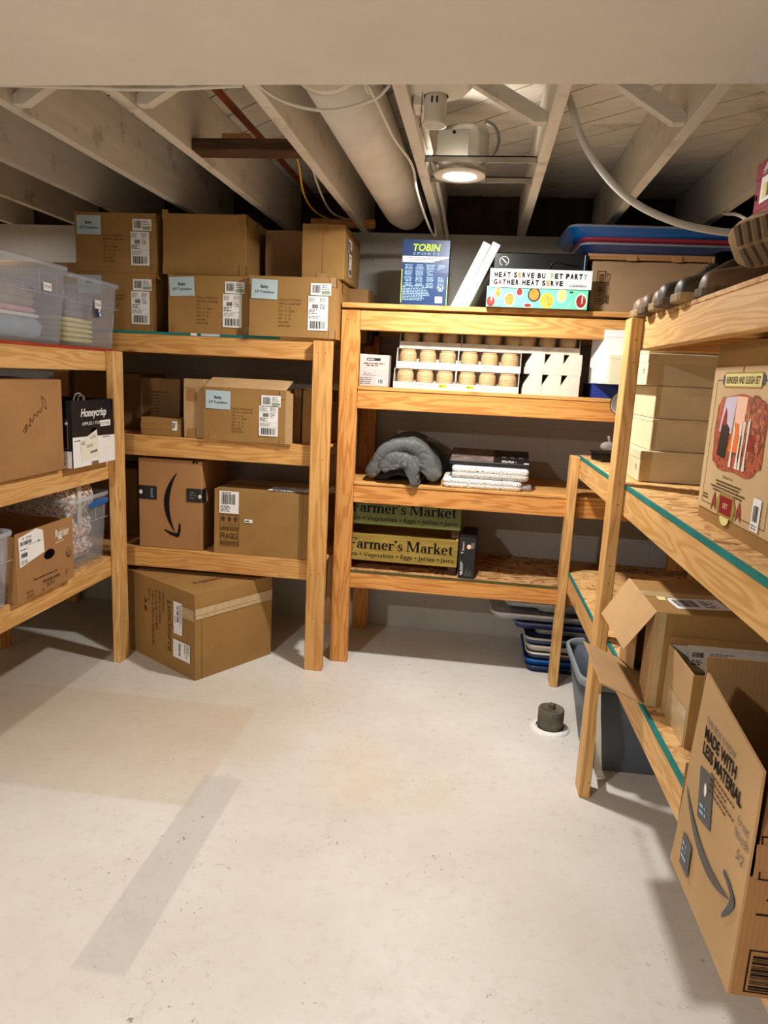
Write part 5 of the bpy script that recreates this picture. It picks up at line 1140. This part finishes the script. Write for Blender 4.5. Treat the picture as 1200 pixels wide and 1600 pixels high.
# ------------------------------------------------------------------ right side goods
def RT(x, y, z): return R(x, y, z)
zdk = 1.1300                       # far low unit top deck
GI = 'cream mailer boxes stacked behind the right post'
for i, (x, y, h_, w_) in enumerate(((.115, .165, .108, .36), (.145, .175, .110, .36), (.145, .178, .110, .36), (.108, .180, .108, .40))):
    z = zdk + .0012 + sum((.108, .110, .110)[:i]) + i * .001
    T = thing('mailer_box', 'cream flat mailer box, %s of the stack behind the right post' % ('bottom', 'second from bottom', 'third from bottom', 'fourth from bottom')[i], 'box', RT(x, y, z), RA, GI)
    mb = M().box(0, 0, 0, w_, .34, h_, CREAM); mb.build('box_body', T, .002)
    M().box(-.0015, -.0015, h_ - .030 if i != 1 else h_ - .012, w_ + .0015, .3415, h_ - .0005, CREAM).build('lid', T, .0015)
    if i in (0, 3):
        fs_ = Fr((-.0016, .34, 0), (0, -1, 0), (0, 0, 1)); M().text(fs_, '\u25a0', .30, .05, .006, INK, off=.001).micro(fs_, .292, .040, .305, .062, 3, INK, .001, 4, fill=1).build('printed_mark', T)
T = thing('mailer_box', 'cream flat mailer box, topmost and set back on the stack', 'box', RT(.12, .24, zdk + .4430), RA + .03, GI)
M().box(0, 0, 0, .38, .30, .095, CREAM).build('box_body', T, .002); M().box(-.0015, -.0015, .06, .3815, .3015, .0945, CREAM).build('lid', T, .0015)

# bulb lamp at the far end
T = thing('table_lamp', 'black based lamp with a clear glass bulb on the low shelf', 'lamp', (.578, 3.17, zdk + .001), .35)
M().slab([(-.06, -.05, 0), (.05, -.06, 0), (.07, .05, 0), (-.05, .06, 0)], (0, 0, .034), BLACKP).build('base', T, .003)
M().slab([(-.065, -.055, .034), (.055, -.065, .034), (.075, .055, .034), (-.055, .065, .034)], (0, 0, .006), BLACKP).build('top_plate', T, .001)
M().tube([(-.045, -.01, .062), (-.035, -.01, .064), (-.02, -.01, .066), (.0, -.01, .066), (.018, -.01, .064), (.03, -.01, .062)], [.008, .016, .019, .018, .011, .009], BULBG, 16).build('glass_bulb', T)
M().tube([(-.03, -.01, .065), (.0, -.01, .067), (.02, -.01, .063)], .0015, METAL, 6).build('filament', T)
M().tube([(.012, .01, .045), (.006, .008, .08), (-.004, .006, .105), (-.006, .006, .108)], [.004, .0045, .006, .004], BULBG, 12).build('glass_stem', T)
M().tube([(.05, 0, .04), (.052, 0, .2)], .007, BLACKP, 10).tube([(.052, 0, .2), (.058, 0, .33)], .006, BLACKP, 10).build('stand_arm', T)
T = thing('round_shade', 'white round reflector disc on the black stand behind the right post', 'lamp shade', (.625, 3.20, 1.378))
mb = M().lathe([(0, 0), (.03, .002), (.045, .010), (.052, .022), (.050, .024), (.043, .014), (0, .006)], 0, 0, METALW, 32); o = mb.build('reflector', T); o.rotation_euler = (radians(80), 0, radians(-25))
mb = M().lathe([(.0505, .019), (.054, .022), (.0505, .026)], 0, 0, BLACKP, 32); o = mb.build('rim', T); o.rotation_euler = (radians(80), 0, radians(-25))

# reindeer box
zd = 1.1365
LILAC = plain('print_lilac', (206, 196, 214), .5); GOLD = plain('print_gold', (170, 140, 60), .5)
def festive(mb, f, w, d, h, T):
    fr = f['front']
    mb.rect(fr, 0, 0.03, w, h - .055, BUFF, .0028)
    mb.ring(fr, .028, .045, w - .03, h - .085, .0016, INKB, .0034)
    p = M(); o = .004
    rnd = random.Random(3); cx, cy = .205, .222
    pts = []
    for i in range(28):
        a = 2 * pi * i / 28; k = 1 + rnd.uniform(-.05, .05); pts.append((cx + .150 * abs(cos(a)) ** .5 * (1 if cos(a) > 0 else -1) * k, cy + .088 * abs(sin(a)) ** .5 * (1 if sin(a) > 0 else -1) * k))
    p.poly(fr, pts, XMAS, o)
    p.poly(fr, [(cx - .12, cy + .0), (cx - .04, cy - .0), (cx - .03, cy + .085), (cx - .10, cy + .08)], LILAC, o + .0004)
    p.poly(fr, [(cx - .03, cy + .0), (cx + .03, cy - .0), (cx + .03, cy + .084), (cx - .03, cy + .085)], PEACH, o + .0004)
    p.poly(fr, [(cx + .03 + .055 * (1 + cos(2 * pi * i / 16) * (1 + .15 * (i % 2))), cy + .02 + .062 * sin(2 * pi * i / 16) * (1 + .1 * (i % 3))) for i in range(16)], XMAS_T, o + .0006)
    p.poly(fr, [(cx - .115, cy - .055), (cx - .06, cy - .06), (cx - .052, cy + .01), (cx - .07, cy + .02), (cx - .105, cy + .02)], BLACKB, o + .0008)
    p.poly(fr, [(cx - .105, cy + .018), (cx - .075, cy + .015), (cx - .08, cy + .045), (cx - .09, cy + .058)], FOODR, o + .001)
    p.poly(fr, [(cx - .045, cy - .04), (cx + .012, cy - .04), (cx + .0, cy + .025), (cx - .028, cy + .025)], ORG, o + .001); p.poly(fr, [(cx + .045, cy - .03), (cx + .10, cy - .03), (cx + .10, cy + .005), (cx + .05, cy + .01)], FOODR, o + .001)
    for dx in (-.025, .012, .03, .055): p.poly(fr, [(cx + dx - .006, cy - .075), (cx + dx + .010, cy - .075), (cx + dx + .006, cy - .045), (cx + dx + .010, cy + .02 + dx * .4), (cx + dx - .002, cy + .03), (cx + dx - .001, cy - .03)], CREAMP, o + .0014)
    p.build('printed_picture', T)
    q = M(); q.rect(fr, .080, h - .102, .298, h - .068, YELF, o + .0002); q.ring(fr, .080, h - .102, .298, h - .068, .003, GOLD, o + .0006)
    q.text(fr, 'REINDEER AND SLEIGH SET', .091, h - .093, .016, INKB, w=.196, off=o + .0008, bold=.01); q.disc(fr, .074, h - .085, .009, .012, NAVY, o); q.disc(fr, .304, h - .085, .009, .012, NAVY, o); q.rect(fr, .183, h - .068, .187, h - .055, NAVY, o); q.build('printed_title_banner', T)
    mb.text(fr, 'Reindeer Set', .15, .118, .007, INKB, w=.06, off=o); mb.micro(fr, .075, .082, .30, .112, 4, INKB, o, 4, fill=1, center=True); mb.micro(fr, .035, .055, .075, .07, 2, INKB, o, 5)
    q = M(); a, b = .142, .032; q.poly(fr, [(a, b), (a + .10, b), (a + .11, b + .03), (a + .09, b + .055), (a + .01, b + .055), (a - .01, b + .03)], SIGN_Y, o + .0004); q.rect(fr, a + .012, b + .006, a + .088, b + .046, RED, o + .0008); q.text(fr, 'GIFT CO' if False else 'SET', a + .035, b + .02, .012, YELF, w=.03, off=o + .0012)
    for x in (a - .028, a + .128): q.poly(fr, [(x - .016, b), (x, b + .02), (x + .016, b + .004), (x + .012, b + .03), (x, b + .05), (x - .012, b + .028)], FOODR, o)
    q.disc(fr, a + .05, b - .003, .028, .016, YELF, o + .0002); q.build('printed_badge', T)
    l = M(); l.rect(fr, w - .098, .035, w - .056, .103, WHITE, o + .001); l.bars(fr, w - .091, .055, w - .064, .088, INK, o + .0014, horiz=False, seed=3); l.micro(fr, w - .092, .038, w - .062, .050, 2, INKG, o + .0014, 2); l.build('barcode_label', T)
carton('tall brown box with festive REINDEER AND SLEIGH SET print on the right shelf', RT(.113, -.745 + .03, zd), .44, .16, .428, CB, -Q90 + RA, seed=0, deco=festive, tape=False, seam='x')
T = carton('little white box at the right edge of the teal-edged shelf', RT(.075, -1.10, zd), .08, .06, .048, PAPER_W, -Q90 + RA, seed=0, tape=False, name='small_box', seam='')
M().disc(faces(.08, .06, .048)['front'], .03, .024, .006, .006, GREENP, .0012, 12).build('printed_dot', T)

# top deck shoes
zs = 1.6705
def shoe(label, loc, rotz, L=.28, up=0, leather=0, sole=SOLE, laces=True, rot=None, style='oxford'):
    T = thing('shoe', label, 'shoe', loc, rotz, 'brown shoes lined up on the right top shelf', rot=rot)
    n = 14
    prof = [(0, .034, .040), (.02, .058, .056), (.07, .080, .062), (.16, .095, .068), (.30, .099, .074), (.45, .090, .090), (.60, .081, .106), (.78, .077, .104), (.92, .073, .108), (1.0, .05, .104)]
    vs = []; fs = []; mat = SHOE_B[leather]; soleh = .020
    for s_, wd_, hh in prof:
        hh = hh + (up * (max(0, s_ - .45) / .55) ** .7); x = s_ * L - (.0)
        for k in range(n):
            a = pi * k / (n - 1); cw = cos(a); sw = sin(a)
            vs.append((x, cw * wd_ / 2 * (1 - .25 * sw * (1 if s_ > .3 else .4)), soleh + max(0, sw) ** .75 * (hh - soleh) * 1.0))
    m_ = len(prof)
    for i in range(m_ - 1):
        for k in range(n - 1): fs.append((i * n + k, (i + 1) * n + k, (i + 1) * n + k + 1, i * n + k + 1))
    fs.append(tuple(range(n))); fs.append(tuple((m_ - 1) * n + k for k in range(n - 1, -1, -1)))
    UP = M().add(vs, fs, mat, True).build('upper', T, 0, 1)
    # sole following the outline
    out = [(s_ * L, wd_ / 2 + .004) for s_, wd_, _ in prof]; loop = [(x, y) for x, y in out] + [(x, -y) for x, y in out[::-1]]
    lp2 = [((x - L / 2) * 1.0 + L / 2 - (.006 if x < .02 else 0), y) for x, y in loop]
    sm = M().slab([(x, y, 0) for x, y in lp2], (0, 0, .022), sole); sm.build('sole', T, .004, seg=2)
    if laces:
        lm = M()
        for i in range(4):
            s_ = .40 + i * .06; x = s_ * L; z = .078 + i * .009 + up * (max(0, s_ - .45) / .55) ** .7
            lm.tube([(x, -.024, z - .008), (x + .004, 0, z + .006), (x + .008, .024, z - .008)], .0022, STRING, 6)
        lm.build('laces', UP)
    M().lathe([(.034, 0), (.036, .003), (.030, .004), (.028, -.03), (0, -.03)], 0, 0, HOLE, 18).build('opening', T).location = (L * .80, 0, .112 + up)
    return T
SH = [('taupe-toed shoe hanging over the post, far end of the shoe row', .0, .030, 1, .0), ('brown shoe right beside the farthest one', -.002, -.078, 0, .01), ('light tan low shoe, third from the far end of the row', .004, -.190, 1, -.0), ('dark shoe with black patches, fourth in the shoe row', .006, -.300, 2, .02),
      ('dark brown rounded shoe in the middle of the shoe row', .02, -.412, 2, .01), ('brown ankle shoe in the shoe row just before the big boot', .03, -.530, 0, .03)]
for i, (lb_, x, y, le, upx) in enumerate(SH):
    p = RT(x + (.01 if i not in (3, 4) else -.004), y, zs); L_ = .27 if i not in (3, 4) else .21
    if i == 6: p = RT(.055, y, zs); 
    shoe(lb_, p, RA + radians((6, 6, 6, 6, 6, 6, 6)[i]), L_ if i != 6 else .2, upx + .01, le, SOLE if i % 2 == 0 else SOLE_D, laces=(i in (1, 3)))
shoe('tall dark brown boot standing behind the front shoes', RT(.335, -.10, zs), RA + radians(8), .27, .07, 2, SOLE_D, True)
shoe('second tall dark boot beside the standing boot', RT(.335, -.225, zs), RA + radians(4), .27, .05, 2, SOLE_D, True)
T = shoe('large olive brown boot lying on its side with ridged sole towards the aisle', RT(.055, -.665, zs + .085), 0, .34, .05, 3, SOLE, False, rot=(radians(-62), 0, RA + radians(-80)))
for s2 in (-1, 1):
    rb = M()
    for i in range(9):
        x = .035 + i * .033; rb.slab([(x, s2 * .004, -.0005), (x + .014, s2 * .004, -.0005), (x + .026, s2 * .046, -.0005), (x + .010, s2 * .046, -.0005)], (0, 0, -.007), SOLE_D)
    rb.build('sole_ridges', T)

# red shoeboxes
for i in range(3):
    T = thing('shoe_box', 'red shoe box, %s of the stack on the right top shelf' % ('bottom', 'middle', 'topmost')[i], 'shoe box', RT(.215, -.29, zs + i * .1215 + .0), RA, 'red shoe boxes on the right top shelf')
    M().box(0, -.215, 0, .33, -.005, .118, RED).build('box_body', T, .001)
    mb = M().box(-.002, -.217, .078, .332, -.003, .1205, RED); fr = Fr((-.002, -.003, .078), (0, -1, 0), (0, 0, 1)); 
    mb.build('lid', T, .001)
    f2 = Fr((0, -.005, 0), (0, -1, 0), (0, 0, 1)); g = M()
    lz = .092 if i == 2 else .085
    for k in range(3): g.poly(f2, [(.047 + k * .008, lz), (.053 + k * .008, lz), (.049 + k * .008, lz + .006 + k * .006), (.045 + k * .008, lz + .005 + k * .006)], WHITE, .003)
    g.micro(f2, .045, lz - .007, .075, lz - .002, 1, WHITE, .003, 3, fill=1); g.disc(f2, .012, .035, .006, .008, HOLE, .0008, 10); g.build('printed_logo', T)
    l = M().rect(f2, .04, .015, .15, .078, WHITE, .0026); l.rect(f2, .055, .025, .075, .06, YEL, .003); l.rect(f2, .08, .025, .10, .06, INKG, .003); l.micro(f2, .105, .02, .145, .07, 5, INKG, .003, 3); l.build('size_label', T)

# ------------------------------------------------------------------ lower right: open boxes
zo = .5980
th = .004
def X2(o, a): return o
# box A : mouth towards the aisle
T = thing('open_carton', 'open brown carton lying on its side with flaps spread over the aisle', 'box', RT(.043, -.488, zo), RA)
w, d, h = .52, .325, .268   # x depth, y width
mb = M().box(0, 0, 0, w, th, h, CB).box(0, d - th, 0, w, d, h, CB).box(0, th, 0, w, d - th, th, CB).box(0, th, h - th, w, d - th, h, CB).box(w - th, th, th, w, d - th, h - th, CB_D)
fr = Fr((0, 0, 0), (1, 0, 0), (0, 0, 1)); mb.micro(fr, .10, .05, .115, .13, 9, INKB, .0008, 3); mb.rect(fr, .0, 0, .012, h, CB_L, .0006)
mb.build('carton', T, .0012)
M().slab([(0, -.002, h), (0, d + .002, h), (-.072, d - .004, h - .118), (-.070, .012, h - .117)], (.004, 0, .003), CB_L).build('flap', T, .0008)
M().slab([(0, 0, 0.001), (0, d, .001), (-.118, d - .012, .052), (-.120, .006, .048)], (.001, 0, .004), CB_L).build('flap', T, .0008)
M().slab([(0, 0, .006), (0, 0, h - .006), (.012, .115, h - .02), (.012, .115, .02)], (.004, 0, 0), CB_L).build('flap', T, .0008)
M().slab([(0, d, .006), (0, d, h - .006), (.012, d - .12, h - .02), (.012, d - .12, .02)], (.004, 0, 0), CB_L).build('flap', T, .0008)
ft = Fr((0, 0, h), (1, 0, 0), (0, 1, 0)); l = M().rect(ft.rot(.07, .045, .12), 0, 0, .15, .095, WHITE, .0012); g = ft.rot(.07, .045, .12); l.bars(g, .012, .02, .075, .08, INK, .0016, seed=8); l.micro(g, .085, .015, .14, .085, 5, INKG, .0016, 3); l.build('shipping_label', T)
M().rect(ft, .038, .115, .064, .150, YELF, .0012).build('sticker', T)
l = M().rect(fr, .058, .048, .074, .150, ORG, .001); l.text(Fr(fr.p(.071, .068), (0, 0, 1), (-1, 0, 0)), 'Case LPN', 0, 0, .011, INK, w=.06, off=.0016, bold=.02); l.build('sticker', T)
M().rect(ft, .0, .15, .3, .20, TAPE_C, .001).build('packing_tape', T)
M().rect(Fr((0, 0, 0), (1, 0, 0), (0, 0, 1)), .012, 0, .03, h, TAPE_C, .001).build('packing_tape', T)
# tape hanging to the post
tag(M().slab([RT(-.055, -.30, .63), RT(-.050, -.285, .63), RT(-.015, -.02, .545), RT(-.020, -.025, .525)], (0, 0, .0006), FILM).build('tape_scrap'), 'loose clear tape trailing from the carton flap towards the post', 'tape')
# box B : open top, pale inside
T = thing('open_carton', 'smaller open-topped carton with pale grey inside on the lower shelf', 'box', RT(.085, -.708, zo), RA)
w, d, h = .40, .212, .188
mb = M().box(0, 0, 0, w, th, h, CB).box(0, d - th, 0, w, d, h, CB).box(0, th, 0, th, d - th, h, CB_L).box(w - th, th, 0, w, d - th, h, CB).box(th, th, 0, w - th, d - th, th, CB)
mb.box(th, th, th, th + .001, d - th, h - .002, WHITE_PL).box(th + .001, d - th - .001, th, w - th, d - th, h - .002, WHITE_PL)
mb.build('carton', T, .001)
fr = Fr((0, 0, 0), (1, 0, 0), (0, 0, 1)); M().rect(Fr((0, d, 0), (0, -1, 0), (0, 0, 1)), .05, 0, .20, .09, TAPE_C, .001).build('packing_tape', T)
f3 = M().slab([(.052, d - .030, h - .012), (w, d - .030, h - .012), (w, d - .001, h + .0), (.048, d - .001, h + .0)], (0, 0, .002), WHITE_PL)
f3.build('inner_flap', T)
f4 = M().box(.045, d - .035, h - .060, w - .01, d - .033, h + .001, WHITE_PL); g = Fr((.045, d - .035, h - .060), (1, 0, 0), (0, 0, 1)); f4.bars(g, .006, .04, .035, .054, INK, .0006, seed=2); f4.micro(g, .006, .018, .04, .034, 3, INK, .0006, 3, fill=1); f4.micro(g, .05, .035, .13, .055, 4, INKG, .0006, 5); f4.build('printed_flap', T)
M().slab([(.004, d - .004, h), (.4, d - .004, h), (.4, d - .004, h + .022), (.0, d - .004, h + .020)], (0, .003, 0), CB).build('flap', T)
# box C : near, big smile arrow
T = thing('open_carton', 'large open carton with curved arrow and MADE WITH LESS MATERIAL at the right edge', 'box', (.417, .927, zo), RA)
w, d, h = .50, .295, .196
P_ = [(0, d, 0), (0, 0, 0), (0, .0, h), (-.001, -.002, h + .09), (-.001, .0, h + .157), (-.002, d - .055, h + .195), (-.002, d - .035, h + .05), (0, d - .01, .05)]
mb = M().slab(P_, (th, 0, 0), CB_L)
# aisle face frame: u runs towards the camera (-y), v up
fl = Fr((0, d, 0), (0, -1, 0), (0, 0, 1))
o = .0012 + .0015
g = Fr(fl.p(.075, .353), (1, -.22, 0) if False else (fl.u - fl.v * .16), fl.v)
g = Fr(fl.p(.085, .290), fl.u + fl.v * .03, fl.v - fl.u * .03)
mb.text(g, 'MADE WITH', 0, 0, .0215, INK, w=.135, off=o, bold=.03); mb.text(g, 'LESS MATERIAL', .0, -.027, .0215, INK, w=.165, off=o, bold=.03); mb.text(g, 'THIS BOX IS NOW', .0, .026, .012, INKG, w=.125, off=o)
for i in range(4): mb.micro(g, .045, -.042 - i * .0095, .15, -.036 - i * .0095, 1, INKB, o, i, fill=1)
mb.text(g, 'For need', .16, -.052, .014, INKG, w=.04, off=o, shear=.2); mb.text(g, 'Natural Bld', .155, -.072, .014, INKG, w=.05, off=o, shear=.2); mb.text(g, '5/2', .17, -.10, .016, INKG, w=.025, off=o, shear=.2)
smile(mb, fl, .150, .150, .115, -.20, INKB if False else TAPE_B, o)
mb.build('aisle_panel', T, .0008)
tp = M(); q = fl.rot(.10, .155, .18); tp.rect(q, 0, 0, .06, .085, TAPE_B, .0022); tp.disc(q, .03, .055, .006, .011, CREAMP, .0028); tp.micro(q, .01, .01, .05, .03, 2, PALEINK, .0028, 3); tp.build('printed_tape', T); tp = M(); tp.rect(fl, .055, .035, .10, .095, TAPE_B, .0034); tp.micro(fl, .06, .05, .09, .085, 3, PALEINK, .004, 4); tp.build('printed_tape', T)
mb = M().box(th, 0, 0, w, th, h - .004, CB_R).box(th, d - th, 0, w, d, h, CB_D).box(w - th, th, 0, w, d - th, h, CB_D).box(th, th, 0, w - th, d - th, th, CB)  # same carton: darker board puts shade into near and inner walls
fr = Fr((0, 0, 0), (1, 0, 0), (0, 0, 1))
mb.ring(fr, .020, .008, .062, .078, .0022, INK, .0008); mb.bars(fr, .026, .012, .056, .07, INK, .0008, horiz=True, seed=7)
mb.poly(fr, [(.030, .158), (.046, .158), (.038, .172)], INK, .0008); mb.rect(fr, .0365, .142, .0395, .159, INK, .0008); mb.rect(fr, .020, .134, .09, .137, INK, .0008)
mb.build('carton', T, .001)
M().slab([(.02, d - .004, h), (w, d - .004, h), (w, d + .012, h + .195), (.02, d + .012, h + .198)], (0, .004, 0), CB_D).build('flap', T)
f5 = M().slab([(.008, -.003, h - .004), (w, -.003, h - .004), (w, .02, h + .14), (.02, .02, h + .14)], (0, .003, 0), CB_R); q = Fr((.008, -.003, h - .004), (1, 0, 0), (0, .023, .144))
f5.ring(q, .006, .0, .10, .062, .002, INK, .001); f5.rect(q, .02, -.0, .09, .0625, CB_R, .0014); f5.rect(q, 0, .012, .12, .05, CB_R, .0016); f5.build('flap', T)
T = thing('plastic_bag', 'black glossy plastic bag inside the smile-arrow carton', 'bag', (.66, 1.07, zo + .006))
lp = rr(.30, .2, .06, 7); rings = []
for i in range(10):
    s_ = i / 9; k = (1 - s_ ** 3 * .5)
    rings.append(([(x * k + noise.noise(Vector((x * 30, y * 30, s_ * 6))) * .016, y * k + noise.noise(Vector((y * 30, x * 30, s_ * 6 + 3))) * .016) for x, y in lp], s_ * .25))
loft(M(), rings, BLACKP).build('bag_body', T)
